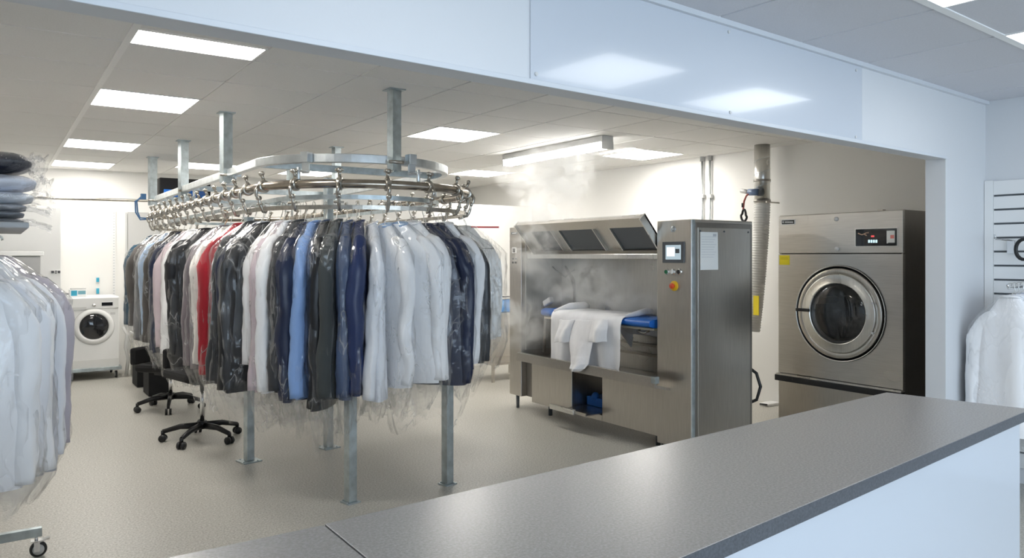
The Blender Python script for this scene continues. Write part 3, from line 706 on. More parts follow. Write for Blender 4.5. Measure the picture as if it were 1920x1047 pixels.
for k, (y, L, col, kind, lab) in enumerate(LG):
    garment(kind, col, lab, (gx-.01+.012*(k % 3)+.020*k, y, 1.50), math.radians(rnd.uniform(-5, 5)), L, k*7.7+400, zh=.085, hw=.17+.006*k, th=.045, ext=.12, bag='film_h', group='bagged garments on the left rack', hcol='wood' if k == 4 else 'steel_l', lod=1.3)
def folded(z0, h, w, dy, col, lab, name='folded_garment', x0=gx+.055, y=3.78, crump=.06, shiny=False, bag=True):
    t = thing(name, lab, 'folded clothes', (x0, y, z0))
    m = MB(); K, A = 8, 40
    vs = []
    for k in range(K+1):
        q = k/K; e = math.sin(math.pi*min(1, max(0, q*.96+.02)))**.35
        for a in range(A):
            th = 2*math.pi*a/A; c, s_ = math.cos(th), math.sin(th)
            vs.append((w*e*math.copysign(abs(c)**.35, c)*(1+.02*nz(c*3, s_*3, q*8+z0)), dy*e*math.copysign(abs(s_)**.35, s_), q*h+.006*nz(c*4, s_*4, z0*9)*(0 < k < K)))
    m.add(vs, [(i*A+a, i*A+(a+1) % A, (i+1)*A+(a+1) % A, (i+1)*A+a) for i in range(K) for a in range(A)], True)
    m.add(vs[:A], [tuple(range(A))[::-1]]); m.add(vs[-A:], [tuple(range(A))])
    m.build('folded_cloth', cloth(col, shiny=shiny), t, local=True)
    if bag:
        m = MB(); vs = []; K = 12
        for k in range(K+1):
            q = k/K; e = math.sin(math.pi*min(1, max(0, q*.98+.01)))**.4
            for a in range(A):
                th = 2*math.pi*a/A; c, s_ = math.cos(th), math.sin(th)
                f = 1+.05*nz(c*5+z0*9, s_*5, q*6)
                vs.append(((w+.008)*e*math.copysign(abs(c)**.4, c)*f, (dy+.008)*e*math.copysign(abs(s_)**.4, s_)*f, .0+q*(h+.004)))
        m.add(vs, [(i*A+a, i*A+(a+1) % A, (i+1)*A+(a+1) % A, (i+1)*A+a) for i in range(K) for a in range(A)], True)
        # gathered, crumpled end sticking out on the right
        P = MB(); K2, A2 = 10, 26; vs = []
        for k in range(K2+1):
            q = k/K2; rr = (h*.42)*(1-.25*q+.5*q*q)
            for a in range(A2):
                th = 2*math.pi*a/A2; n_ = nz(math.cos(th)*3+z0*13, math.sin(th)*3, q*4)
                vs.append((w*.93+q*crump*1.2+.018*n_, rr*(1.6+1.2*n_)*math.cos(th)*1.3-dy*.2, h*.5-crump*.35*q*q+rr*(1+.9*n_)*math.sin(th)))
        m.add(vs, [(i*A2+a, i*A2+(a+1) % A2, (i+1)*A2+(a+1) % A2, (i+1)*A2+a) for i in range(K2) for a in range(A2)], True)
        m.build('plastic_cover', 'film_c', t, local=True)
    return t
zz = 1.557
folded(zz, .028, .150, .17, (.20, .21, .23), 'dark grey folded garment at the bottom of the shelf stack', crump=.09)
folded(zz+.029, .028, .152, .17, (.25, .26, .28), 'grey folded garment second from the bottom of the shelf stack', bag=False)
folded(zz+.058, .028, .160, .18, (.50, .51, .54), 'mid grey folded garment third from the bottom of the shelf stack', crump=.08)
folded(zz+.087, .050, .185, .18, (.85, .87, .91), 'white folded shirt in film under the bluish white one', crump=.075)
folded(zz+.138, .070, .195, .19, (.78, .81, .90), 'bluish white folded shirt in film below the black folded jacket', crump=.06)
folded(zz+.209, .092, .180, .18, (.015, .017, .03), 'black folded jacket in shiny film on top of the shelf stack', crump=.05, shiny=True)
# ================================================================== STEAM PRESSING CABINET
X0 = 4.0
def yx(px, X=X0): return on_x(px, 480, X).y
yR, yM, yL1, yL0 = 3.563, 3.895, yx(977), 5.80
pm = thing('steam_press', 'large stainless steam pressing cabinet with raised hood and blue board', 'pressing machine', (4.33, 4.7, 0))
# right control tower
MB().bb(X0, 4.67, yR+.004, yM, .06, 1.687).build('control_tower', 'steel', pm, bevel=.006)
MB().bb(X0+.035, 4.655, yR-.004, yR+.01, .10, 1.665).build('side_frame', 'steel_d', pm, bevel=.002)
sp = MB().bb(X0+.055, 4.625, yR-.010, yR, .12, 1.63).build('side_panel', 'steel', pm, bevel=.002)
for x in (X0+.075, 4.33, 4.60): MB().cyl((x, yR-.015, 1.605), (x, yR-.008, 1.605), .007, 10).build('screw', 'greyd', sp)
MB().bb(X0+.004, X0+.034, yR-.001, yR+.02, .06, 1.685).build('corner_strip', 'galv', pm, bevel=.002)
MB().bb(X0+.02, 4.6, yR+.03, yM-.03, .02, .06).build('plinth', 'blackm', pm)
# left tower
MB().bb(X0, 4.67, yL1, yL0, .13, 1.695).build('left_tower', 'steel', pm, bevel=.005)
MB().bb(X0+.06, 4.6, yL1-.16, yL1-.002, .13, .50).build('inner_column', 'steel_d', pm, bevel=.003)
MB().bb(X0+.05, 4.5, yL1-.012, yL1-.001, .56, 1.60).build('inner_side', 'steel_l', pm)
for q in (yL0-.05,): MB().cyl((X0+.06, q, 0), (X0+.06, q, .13), .014, 12, .018).build('foot', 'greyd', pm)
for x, q in ((4.55, yL0-.06), (4.1, 5.3), (4.12, 4.0), (4.55, 4.0)): MB().cyl((x, q, 0), (x, q, .13), .018, 12).build('foot', 'greyd', pm)
# body of the working opening
ya, yb = yM+.001, yL1-.001
MB().bb(4.47, 4.67, ya, yb, .12, 1.45).build('back_panel', 'steel_l', pm)
for z in (.60, .68, .77, .83): MB().bb(4.44, 4.469, ya+.02, yb-.02, z, z+.022).build('back_rail', 'steel', pm, bevel=.003)
MB().bb(4.05, 4.09, ya, yb-.03, 1.405, 1.445).build('front_rail', 'steel_l', pm, bevel=.003)
MB().bb(4.10, 4.66, ya, yb, 1.435, 1.60).build('top_box', 'steel', pm)
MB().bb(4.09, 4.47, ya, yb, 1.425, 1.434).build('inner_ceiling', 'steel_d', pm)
# hood: a shallow tilted pan with dark glazed panels
hA, hB = Vector((4.085, 0, 1.445)), Vector((3.86, 0, 1.705))     # lower back edge to upper front edge (x, z)
hd = (hB-hA); hl = hd.length; hdn = hd.normalized(); hn = Vector((-hdn.z, 0, hdn.x))    # normal
if hn.z < 0: hn = -hn
hy0, hy1 = 3.905, 5.50
def hpt(q, y, up=0.0): p = hA+hd*q+hn*up; return Vector((p.x, y, p.z))
def hslab(m, q0, q1, y0, y1, u0, u1):
    vs = [hpt(q, y, u) for q in (q0, q1) for y in (y0, y1) for u in (u0, u1)]
    return m.add(vs, [(0, 1, 3, 2), (4, 6, 7, 5), (0, 4, 5, 1), (2, 3, 7, 6), (0, 2, 6, 4), (1, 5, 7, 3)])
hood = hslab(MB(), 0, 1, hy0, hy1, .030, .044).build('hood', 'steel_l', pm)
hslab(MB(), .76, 1.0, hy0+.012, hy1-.012, .0, .029).build('hood_front_channel', 'steel', hood)
hslab(MB(), 0, .10, hy0+.012, hy1-.012, .0, .029).build('hood_back_channel', 'steel', hood)
for y0, y1 in ((hy0, hy0+.011), (hy1-.011, hy1)): hslab(MB(), 0, 1.02, y0, y1, -.025, .044).build('hood_end', 'steel_l', hood)
def yhood(px, py_q):   # y on the hood plane at fraction q for a pixel column
    p = hA+hd*py_q; return yx(px, p.x)
for a, b in ((1135, 1216), (1010, 1080), (1052, 1120)):
    pass
w1 = (yhood(1232, .4), yhood(1158, .4)); w2 = (yhood(1124, .4), yhood(1062, .4)); w3 = (yhood(1045, .4), yhood(1010, .4))
for k, (y0, y1) in enumerate((w1, w2, w3)):
    y0 = max(y0, hy0+.02); y1 = min(y1, hy1-.02)
    wv = hslab(MB(), .11, .75, y0, y1, .012, .022).build('dark_window', 'greyd', hood)
    for yy in (y0-.012, y1+.002): hslab(MB(), .10, .76, yy, yy+.010, -.004, .026).build('window_frame', 'steel_l', wv)
hslab(MB(), .10, .76, hy0+.012, hy1-.012, .023, .029).build('hood_lining', 'steel', hood)
MB().tube([hpt(.93, 4.78, .044), hpt(.93, 4.78, .075), hpt(.93, 4.92, .075), hpt(.93, 4.92, .044)], .005, 6).build('handle', 'chrome', hood)
# tray
tr = MB().extr([(3.85, 0, .560), (3.845, 0, .500), (4.02, 0, .445), (4.46, 0, .445), (4.46, 0, .465), (4.03, 0, .465), (3.872, 0, .512), (3.868, 0, .560)], (0, 0, 0))
def trayprof(poly, y0, y1): return MB().extr([(a, y0, b) for a, b in poly], (0, y1-y0, 0))
tray = trayprof([(3.845, .562), (3.835, .495), (4.02, .452), (4.46, .452), (4.46, .470), (4.03, .470), (3.862, .510), (3.866, .562)], yx(1229, 3.85), yx(971, 3.85)).build('catch_tray', 'steel', pm)
trayprof([(3.842, .562), (3.842, .568), (3.872, .568), (3.872, .562)], yx(1229, 3.85), yx(971, 3.85)).build('tray_lip', 'steel_l', tray)
MB().bb(3.835, 3.875, yx(1229, 3.85)-.012, yx(1229, 3.85)+.03, .525, .572).build('tray_end', 'galv', tray)
# lower cabinet
XL = 4.02; z0, z1 = .10, .452
ypL0, ypL1 = yx(1072, XL), yx(997, XL); ypR0, ypR1 = yM, yx(1129, XL)
MB().bb(XL, XL+.03, ypL0, ypL1, z0, z1).build('left_door', 'steel', pm, bevel=.003)
MB().bb(XL, XL+.03, ypR0, ypR1, z0, z1).build('right_door', 'steel', pm, bevel=.003)
MB().bb(XL, XL+.03, ypR1+.001, ypL0-.001, z0, z0+.045).build('bottom_rail', 'steel', pm)
MB().bb(XL+.031, 4.45, ypR0, ypL1, z0, z0+.02).build('cabinet_bottom', 'steel_d', pm)
MB().bb(XL+.40, XL+.42, ypR1, ypL0, z0+.02, .45).build('cabinet_back', 'steel_l', pm)
MB().bb(XL+.031, XL+.42, ypL0, ypL0+.01, z0+.02, .45).build('divider', 'steel', pm); MB().bb(XL+.031, XL+.42, ypR1-.01, ypR1, z0+.02, .45).build('divider', 'steel', pm)
dr = MB(); a, b = ypR1+.02, ypL0+.03-.02
dr.bb(3.86, 4.25, a, ypL0-.02, .15, .158); dr.bb(3.86, 3.872, a, ypL0-.02, .158, .175)
dr = dr.build('pull_out_tray', 'steel', pm)
MB().bb(3.835, 3.862, ypR1+.14, ypL0+.07, .145, .19).build('tray_handle', 'steel_l', dr, bevel=.005)
vm = MB(); vm.bb(4.16, 4.40, a+.02, ypL0-.03, .16, .235); vm.sph((4.17, (a+ypL0)/2+.05, .245), .035, 12, 8); vm.build('blue_valve_unit', 'blue', pm, bevel=.005)
# ironing board
by0, by1 = 3.93, yx(1027, 4.15)+.02
P = MB(); K = 26; A = 22; vs = []
for k in range(K+1):
    q = k/K; y = by0+(by1-by0)*q; w = .185 if q < .55 else .185-.085*((q-.55)/.45)**1.3
    e = 1.0 if q < .93 else math.sqrt(max(0, 1-((q-.93)/.071)**2)); w *= max(e, .15)
    for a in range(A):
        th = 2*math.pi*a/A; c, s_ = math.cos(th), math.sin(th)
        vs.append((4.14+w*math.copysign(abs(c)**.6, c), y, .925+.034*math.copysign(abs(s_)**.6, s_)*(.6+.4*e)+.004*nz(y*6, c*2, 1)))
P.add(vs, [(i*A+a, i*A+(a+1) % A, (i+1)*A+(a+1) % A, (i+1)*A+a) for i in range(K) for a in range(A)], True)
P.add(vs[:A], [tuple(range(A))[::-1]]); P.add(vs[-A:], [tuple(range(A))])
bd = P.build('board_pad', 'blue', pm)
MB().bb(4.02, 4.26, by0+.02, by1-.14, .872, .890).build('board_backing', 'padcream', bd, bevel=.004)
m = MB(); m.bb(4.10, 4.18, 4.5, 4.6, .48, .872); m.bb(4.05, 4.25, 4.42, 4.68, .855, .872); m.build('board_column', 'steel_d', pm)
m = MB(); m.tube([(4.05, 4.02, .865), (4.0, 4.03, .85), (4.0, 4.10, .86), (4.05, 4.12, .87)], .007, 6); m.build('board_clamp', 'nickel_l', pm)
# hanging black hose, spray head, diagonal strut
hx = 4.36
m = MB(); m.tube([on_x(1060, 500, hx), on_x(1067, 512, hx), on_x(1075, 527, hx), on_x(1077, 548, hx), on_x(1076, 578, hx), on_x(1078, 600, hx)], [.010, .016, .020, .012, .008, .007], 8)
m.build('hanging_hose', 'black', pm)
m = MB(); m.tube([on_x(1018, 480, hx), on_x(1040, 505, hx), on_x(1060, 520, hx), on_x(1078, 505, hx)], .006, 6); m.build('steam_hose', 'greyd', pm)
m = MB(); q = on_x(1028, 566, 4.12); m.box(q, (.05, .115, .055), 0, Matrix.Rotation(math.radians(-24), 3, 'X')); m = m.build('spray_head', 'greyl', pm, bevel=.012)
p = on_x(1017, 575, 4.12); MB().cyl(q+Vector((0, .03, -.01)), p, .012, 8).build('nozzle', 'black', m)
MB().cyl(on_x(1024, 578, 4.12), on_x(1020, 660, 4.2), .016, 10).build('spray_stand', 'steel', pm)
# controls on the tower front
def face(m, px0, py0, px1, py1, X=X0, th=.006):
    a, b = on_x(px0, py0, X), on_x(px1, py1, X)
    return m.bb(X-th, X+.001, min(a.y, b.y), max(a.y, b.y), min(a.z, b.z), max(a.z, b.z))
bz = face(MB(), 1243.5, 454, 1284, 493.5, th=.010).build('display_bezel', 'greyd', pm, bevel=.003)
face(MB(), 1250, 460, 1278.5, 487, th=.0115).build('screen', 'screen', bz); face(MB(), 1252.5, 464, 1267, 481, th=.0123).build('screen_window', 'screenw', bz)
face(MB(), 1268.5, 467, 1276, 475, th=.0123).build('screen_tile', 'greyd', bz)
for px, mt in ((1251.5, 'green'), (1262.5, 'white'), (1274.5, 'black')):
    c = on_x(px, 510, X0); MB().lathe(c, (-1, 0, 0), [(-.002, .022), (.003, .022), (.005, .017), (.014, .015), (.015, .001)], 20).build('button_ring', 'chrome', pm)
    MB().cyl(c+Vector((-.012, 0, 0)), c+Vector((-.020, 0, 0)), .0155, 18, .013).build('push_button', mt, pm)
c = on_x(1264.5, 536.5, X0); es = MB().lathe(c, (-1, 0, 0), [(-.001, .036), (.006, .036), (.008, .001)], 28).build('emergency_stop', 'yellowr', pm)
MB().lathe(c, (-1, 0, 0), [(.007, .012), (.020, .014), (.022, .021), (.034, .019), (.036, .001)], 22).build('stop_button', 'redb', es)
c = on_x(1262.5, 430, X0); lg = MB().lathe(c, (-1, 0, 0), [(-.001, .026), (.002, .026), (.0025, .001)], 6).build('emblem', 'galv_l', pm)
MB().lathe(c, (-1, 0, 0), [(.002, .018), (.004, .018), (.0045, .001)], 4).build('emblem_mark', 'grey', lg)
MB().lathe(c, (-1, 0, 0), [(.004, .008), (.0055, .008), (.006, .001)], 12).build('emblem_centre', 'galv_l', lg)
face(MB(), 959, 436, 970, 439.5, th=.004).build('maker_plate', 'greyd', pm); face(MB(), 961, 437.3, 968, 438.5, th=.0048).build('plate_marks', 'greyl', pm)
b = face(MB(), 961, 464, 968.5, 475, th=.006).build('switch_plate', 'white', pm); face(MB(), 963, 466, 967, 473, th=.012).build('rotary_switch', 'black', b)
for px in (962.5, 967.5):
    face(MB(), px-1, 484, px+1, 487, th=.004).build('indicator', 'greyd', pm)
    c = on_x(px, 492.5, X0); MB().cyl(c, c-Vector((.010, 0, 0)), .010, 10).build('push_button', 'black', pm)
# instruction sheet taped to the side panel
def sidept(px, py, Y): return on_y(px, py, Y)
Ys = yR-.0105; a, b = on_y(1313, 435, Ys), on_y(1345.5, 506, Ys)
t = MB().add([(a.x, Ys, a.z), (b.x, Ys, a.z), (b.x+.006, Ys, b.z), (a.x, Ys, b.z), (a.x, Ys-.001, a.z), (b.x, Ys-.001, a.z), (b.x+.006, Ys-.001, b.z), (a.x, Ys-.001, b.z)],
     [(0, 1, 2, 3), (7, 6, 5, 4), (0, 4, 5, 1), (1, 5, 6, 2), (2, 6, 7, 3), (3, 7, 4, 0)]).build('paper_sheet', 'paper')
tag(t, 'white paper sheet taped to the side of the steam press control tower', 'paper')
m = MB()
for k in range(9): m.bb(a.x+.012, b.x-.015-(k % 3)*.015, Ys-.0016, Ys-.0011, a.z-.035-k*.018, a.z-.033-k*.018)
m.bb(b.x-.05, b.x-.015, Ys-.0016, Ys-.0011, a.z-.03, a.z-.012)
m.build('printed_lines', 'inkl', t)

# ------------------------------------------------------------------ white polo shirt over the board
sy0, sy1 = yx(1168, 3.95), yx(1041, 3.95)+.03        # along the board
sh = thing('polo_shirt', 'white short-sleeved shirt draped over the blue ironing board', 'shirt', (4.14, (sy0+sy1)/2, .96))
def drape(yA, yB, zA, zB, xb=4.33, zback=.78, ny=34, lift=.0, ph=0.0, fx=3.915, topw=.0):
    """cloth from behind the board, over it, then hanging down in front; hem from zA (at yA) to zB (at yB)"""
    rows = []
    prof = [(xb+.015, zback), (xb+.01, .86), (4.335, .935), (4.31, .968), (4.22, .975), (4.12, .976), (4.02, .974), (3.965, .966), (3.935, .945), (3.925, .90)]
    for j in range(ny+1):
        q = j/ny; y = yA+(yB-yA)*q; hz = zA+(zB-zA)*q
        r = []
        for (x, z) in prof: r.append((x+.004*nz(y*9, z*9, ph), y+.012*nz(x*8, ph, y*3)*(z < .95), z+.006*nz(y*7, x*9, ph)+lift))
        n2 = 18
        for k in range(1, n2+1):
            u = k/n2; z = .90+(hz-.90)*u
            amp = .028*u**.7
            r.append((fx+.008-.01*u+amp*(nz(y*8+ph, u*1.3, 2)+.5*math.sin(y*24+ph)), y+.02*u*nz(ph, u*2, y*4), z))
        rows.append(r)
    n = len(rows[0]); m = MB(); vs = [p for r in rows for p in r]
    m.add(vs, [(i*n+k, i*n+k+1, (i+1)*n+k+1, (i+1)*n+k) for i in range(ny) for k in range(n-1)], True); return m
shm = cloth((.83, .83, .85))
def solid(o, th=.004, sub=1):
    s_ = o.modifiers.new('thickness', 'SOLIDIFY'); s_.thickness = th; s_.offset = 1
    if sub: q = o.modifiers.new('smooth', 'SUBSURF'); q.levels = q.render_levels = sub
    return o
def zx(py, px, X): return on_x(px, py, X).z
solid(drape(sy0, sy1, zx(704, 1166, 3.92), zx(682, 1044, 3.92)).build('body', shm, sh))
# collar folded over the board end, shoulder ridge on the left
m = MB(); m.tube([(4.30, sy1-.06, .985), (4.18, sy1-.14, 1.005), (4.04, sy1-.12, 1.0), (3.95, sy1-.02, .95)], [.02, .032, .03, .02], 10, ry=[.012, .014, .014, .012]); m.sm = [True]*len(m.sm); m.build('collar', shm, sh)
m = MB(); m.tube([(4.32, sy0+.06, .985), (4.18, sy0-.02, 1.0), (4.06, sy0-.035, .985), (3.99, sy0+.02, .965)], [.02, .026, .022, .012], 10, ry=.012); m.sm = [True]*len(m.sm); m.build('placket', shm, sh)
def sleeve_drop(pts, rr, name='sleeve'):
    m = MB(); m.tube([on_x(px, py, X) for px, py, X in pts], [a for a, b in rr], 18, ry=[b for a, b in rr], up=(0, 1, 0), caps=False)
    m.v = [tuple(Vector(v)+Vector((.010*nz(v[1]*20, v[2]*8, 3), .012*nz(v[2]*9, v[1]*22, 6), 0))) for v in m.v]; m.sm = [True]*len(m.sm)
    return solid(m.build(name, shm, sh), .004)
def cloth_panel(rows, name, bulge=.03, th=.004, ph=0.0, n=16, m_=10):
    """rows of (py, px left, px right, X): a hanging piece of cloth"""
    vs = []; R_ = []
    for i in range(len(rows)-1):
        for k in range(m_):
            q = k/m_; R_.append([a+(b-a)*q for a, b in zip(rows[i], rows[i+1])])
    R_.append(list(rows[-1]))
    for r, (py, a, b, X) in enumerate(R_):
        v = r/(len(R_)-1)
        for k in range(n+1):
            q = k/n; p = on_x(a+(b-a)*q, py, X)
            p.x -= bulge*math.sin(math.pi*q)*min(1, .3+v*1.5)+.012*v*math.sin(q*9+ph)+.012*nz(q*3+ph, v*2, 1); p.z += .006*nz(q*4+ph, v*3, 4)
            vs.append(p)
    N_ = n+1; m = MB().add(vs, [(i*N_+k, i*N_+k+1, (i+1)*N_+k+1, (i+1)*N_+k) for i in range(len(R_)-1) for k in range(n)], True)
    return solid(m.build(name, shm, sh), th)
cloth_panel([(600, 1048, 1078, 3.905), (620, 1046, 1070, 3.89), (642, 1040, 1066, 3.87)], 'sleeve', .035, ph=1)
cloth_panel([(598, 1112, 1140, 3.905), (620, 1108, 1138, 3.88), (642, 1105, 1136, 3.865)], 'sleeve', .035, ph=2)
cloth_panel([(600, 1060, 1132, 3.915), (640, 1066, 1112, 3.885), (668, 1070, 1106, 3.855), (684, 1070, 1102, 3.83), (692, 1068, 1094, 3.81), (697, 1072, 1086, 3.81)], 'gathered_tail', .030, ph=3)
m = drape(sy0-.16, sy0+.02, .80, .76, zback=.74, ny=10, ph=7, fx=4.05, lift=-.0)
m = MB(); yy0, yy1 = yx(1196, 4.36), yx(1166, 4.36); vs = []
for k in range(9):
    for j in range(7):
        q, u = j/6, k/8; hem = .80-.12*(1-q); vs.append((4.345+.012*nz(q*4, u*3, 1), yy0+.06*u*(1-q)+(yy1-yy0)*q, .95+(hem-.97)*u))
m.add(vs, [(k*7+j, k*7+j+1, (k+1)*7+j+1, (k+1)*7+j) for k in range(8) for j in range(6)], True); solid(m.build('back_tail', shm, sh), .003)

# ================================================================== INDUSTRIAL TUMBLE DRYER
DX = 5.10; dy1, dy0 = .7153*DX, .5225*DX
dk = thing('tumble_dryer', 'tall stainless industrial tumble dryer with large round door', 'tumble dryer', (5.6, (dy0+dy1)/2, 0))
zt, zm_, zl = on_x(1460, 404.9, DX).z, on_x(1460, 476.5, DX).z, on_x(1460, 700, DX).z
m = MB(); m.bb(DX+.012, 6.08, dy0+.004, dy0+.014, .02, zt); m.bb(DX+.012, 6.08, dy1-.014, dy1-.004, .02, zt); m.bb(DX+.012, 6.08, dy0+.014, dy1-.014, zt-.01, zt)
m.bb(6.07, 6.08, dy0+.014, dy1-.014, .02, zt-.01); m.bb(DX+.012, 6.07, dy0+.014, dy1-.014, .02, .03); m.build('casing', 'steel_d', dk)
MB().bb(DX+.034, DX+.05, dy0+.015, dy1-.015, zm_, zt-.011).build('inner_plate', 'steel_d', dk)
MB().bb(DX, DX+.03, dy0, dy1, zm_+.004, zt-.003).build('control_panel', 'steel_h', dk, bevel=.004)
cy, cz = 3.135, 1.007
def holed(m, X, y0, y1, za, zb, c, r, th, n=64):
    out = []; 
    for k in range(n):
        a = 2*math.pi*(k+.5)/n; dxy, dz = math.cos(a), math.sin(a)
        sc = min(((y1-c[0]) if dxy > 0 else (c[0]-y0))/abs(dxy) if abs(dxy) > 1e-6 else 9, ((zb-c[1]) if dz > 0 else (c[1]-za))/abs(dz) if abs(dz) > 1e-6 else 9)
        out.append((c[0]+dxy*sc, c[1]+dz*sc, c[0]+dxy*r, c[1]+dz*r))
    # snap the nearest samples onto the corners
    for cyy, czz in ((y0, za), (y0, zb), (y1, za), (y1, zb)):
        k = min(range(n), key=lambda i: (out[i][0]-cyy)**2+(out[i][1]-czz)**2); out[k] = (cyy, czz, out[k][2], out[k][3])
    vs = []
    for o in out: vs += [(X, o[0], o[1]), (X, o[2], o[3]), (X+th, o[0], o[1]), (X+th, o[2], o[3])]
    fs = []
    for k in range(n):
        a, b = 4*k, 4*((k+1) % n)
        fs += [(a, a+1, b+1, b), (a+2, b+2, b+3, a+3), (a+1, a+3, b+3, b+1), (a, b, b+2, a+2)]
    return m.add(vs, fs)
fpn = holed(MB(), DX, dy0, dy1, zl+.01, zm_-.002, (cy, cz), .352, .03).build('front_panel', 'steel_h', dk)
MB().bb(DX+.012, DX+.02, dy0+.02, dy1-.02, zm_-.004, zm_+.006).build('panel_gap', 'blackm', dk)
ax = (-1, 0, 0); C0 = Vector((DX, cy, cz))
MB().lathe(C0, ax, [(-.03, .30), (-.03, .350), (.003, .352), (.007, .356), (.009, .352), (.007, .346), (-.020, .340)], 64).build('door_surround', 'black', dk)
MB().lathe(C0, ax, [(.004, .352), (.010, .355), (.012, .351), (.008, .347)], 64).build('surround_edge', 'steel_l', dk)
dd = MB().lathe(C0, ax, [(-.012, .333), (.010, .332), (.016, .326), (.016, .292), (.010, .288), (.010, .280)], 64).build('door', 'steel', dk)
MB().lathe(C0, ax, [(.010, .288), (.022, .290), (.026, .286), (.027, .280), (.027, .232), (.030, .228), (.030, .222), (.010, .220)], 64).build('door_ring', 'steel_l', dd)
MB().lathe(C0, ax, [(.012, .224), (.008, .215), (-.012, .200)], 64).build('seal', 'black', dd)
MB().lathe(C0, ax, [(.010, .216), (.022, .205), (.034, .16), (.040, .09), (.042, .001)], 64).build('door_glass', 'glass', dd)
MB().lathe(C0, ax, [(-.016, .215), (-.06, .26), (-.35, .27), (-.36, .001)], 64).build('drum', mat('drum_steel', (.022, .022, .024), .35, 0, var=.4, vscale=45), dk)
m = MB()
for k in range(4):
    a = math.radians(20+k*90); m.box(C0+Vector((.20, .24*math.cos(a), .24*math.sin(a))), (.26, .03, .05), 0, Matrix.Rotation(a, 3, 'X'))
m.build('drum_rib', 'steel_d', dk)
h = on_x(1512, 584, DX-.05); MB().box(C0+Vector((-.055, .262, .012)), (.018, .115, .024)).build('door_handle', 'black', dd, bevel=.006)
for zz_ in (.055, -.075): MB().cyl(C0+Vector((-.028, -.275, zz_*1.6)), C0+Vector((-.040, -.275, zz_*1.6)), .009, 10).build('hinge_bolt', 'greyl', dd)
lw = MB().bb(DX+.0, DX+.03, dy0, dy1, .02, zl-.05).build('lower_panel', 'steel', dk, bevel=.003)
MB().bb(DX-.035, DX+.02, dy0-.003, dy1+.012, zl-.052, zl-.006).build('black_ledge', 'black', dk, bevel=.004)
MB().bb(DX-.03, DX+.02, dy0-.003, dy1+.003, zl-.006, zl+.006).build('ledge_trim', 'steel_l', dk)
def facing(mm, px0, py0, px1, py1, X, th): return face(mm, px0, py0, px1, py1, X, th)
bp_ = face(MB(), 1603.5, 429, 1684, 462.5, DX, .006).build('display_frame', 'steel_l', dk); dp = face(MB(), 1605.5, 430.5, 1682.5, 461, DX, .008).build('display', 'glassd', dk)
for k in range(4): face(MB(), 1629+k*4.6, 450, 1632.3+k*4.6, 455.5, DX, .0095).build('lit_key', 'ledblue', dp, bevel=.001)
face(MB(), 1634.5, 441.8, 1640.5, 444.8, DX, .0095).build('red_light', 'ledred', dp)
m = MB(); pts = [(1609, 437.6), (1612, 439), (1616, 440.5), (1620, 439), (1624, 437), (1629, 436.6)]
m.tube([on_x(a, b, DX-.009) for a, b in pts], .004, 6); m.tube([on_x(a, b, DX-.009) for a, b in [(1620, 439), (1623, 441), (1625, 442)]], .004, 6); m.build('logo_mark', mat('copper_mark', (.62, .40, .28), .4), dp)
c_ = face(MB(), 1664, 433, 1679, 456.5, DX, .011).build('card', 'paper', dp); face(MB(), 1671, 441, 1678, 447.5, DX, .0118).build('red_mark', mat('pale_red', (.75, .25, .22), .6), c_)
face(MB(), 1667, 455.5, 1679, 458.5, DX, .014).build('card_slot', 'black', dp)
b = face(MB(), 1465, 412.5, 1491, 421, DX, .004).build('maker_plate', 'white', dk); face(MB(), 1466.5, 413.7, 1490, 420, DX, .0052).build('plate_field', 'black', b)
m = MB()
for k in range(8): face(m, 1472.5+k*2.0, 415.4, 1474.0+k*2.0, 418.4, DX, .0062)
face(m, 1468, 415.2, 1470.6, 418.6, DX, .0062); m.build('plate_lettering', 'greyl', b)
for px, py in ((1568.5, 411), (1569.5, 467)):
    c = on_x(px, py, DX); MB().lathe(c, ax, [(-.001, .016), (.008, .016), (.014, .009), (.015, .001)], 18).build('lock', 'greyl', dk)
face(MB(), 1461.5, 479, 1480.5, 497, DX, .0015).build('warning_sticker', 'yellow', dk)
m = MB()
for q in (482.5, 485.5): face(m, 1464, q, 1478, q+.7, DX, .0022)
m.build('sticker_lines', mat('sticker_ink', (.55, .42, .02), .6), dk)
MB().bb(5.3, 5.34, dy0+.25, dy0+.29, zt, zt+.02).build('lid_stud', 'steel', dk)
# floor socket and pipe stub left of the dryer
t = thing('wall_socket', 'white double socket box low on the wall left of the tumble dryer', 'socket', (6.15, 4.3, .3))
wc = on_x(1448, 768, 6.14); MB().bb(6.02, 6.20, wc.y-.05, wc.y+.06, wc.z-.07, wc.z+.07).build('socket_box', 'white', t, bevel=.008)
MB().bb(6.012, 6.02, wc.y-.04, wc.y+.05, wc.z-.06, wc.z+.06).build('socket_face', 'greyl', t)
m = MB(); m.tube([(6.015, wc.y+.045, wc.z+.06), (6.005, wc.y-.04, wc.z+.065)], .008, 6); m.tube([(6.015, wc.y+.045, wc.z-.06), (6.005, wc.y-.04, wc.z-.065)], .008, 6); m.build('socket_trim', 'black', t)
# black cable loop behind the press
t = MB().tube([(4.66, 3.9, .55), (4.76, 3.72, .60), (4.80, 3.63, .53), (4.81, 3.60, .43), (4.79, 3.62, .33), (4.72, 3.75, .25), (4.62, 3.9, .24)], .012, 10).build('power_cable', 'black')
tag(t, 'black cable looping out behind the right side of the steam press', 'cable')

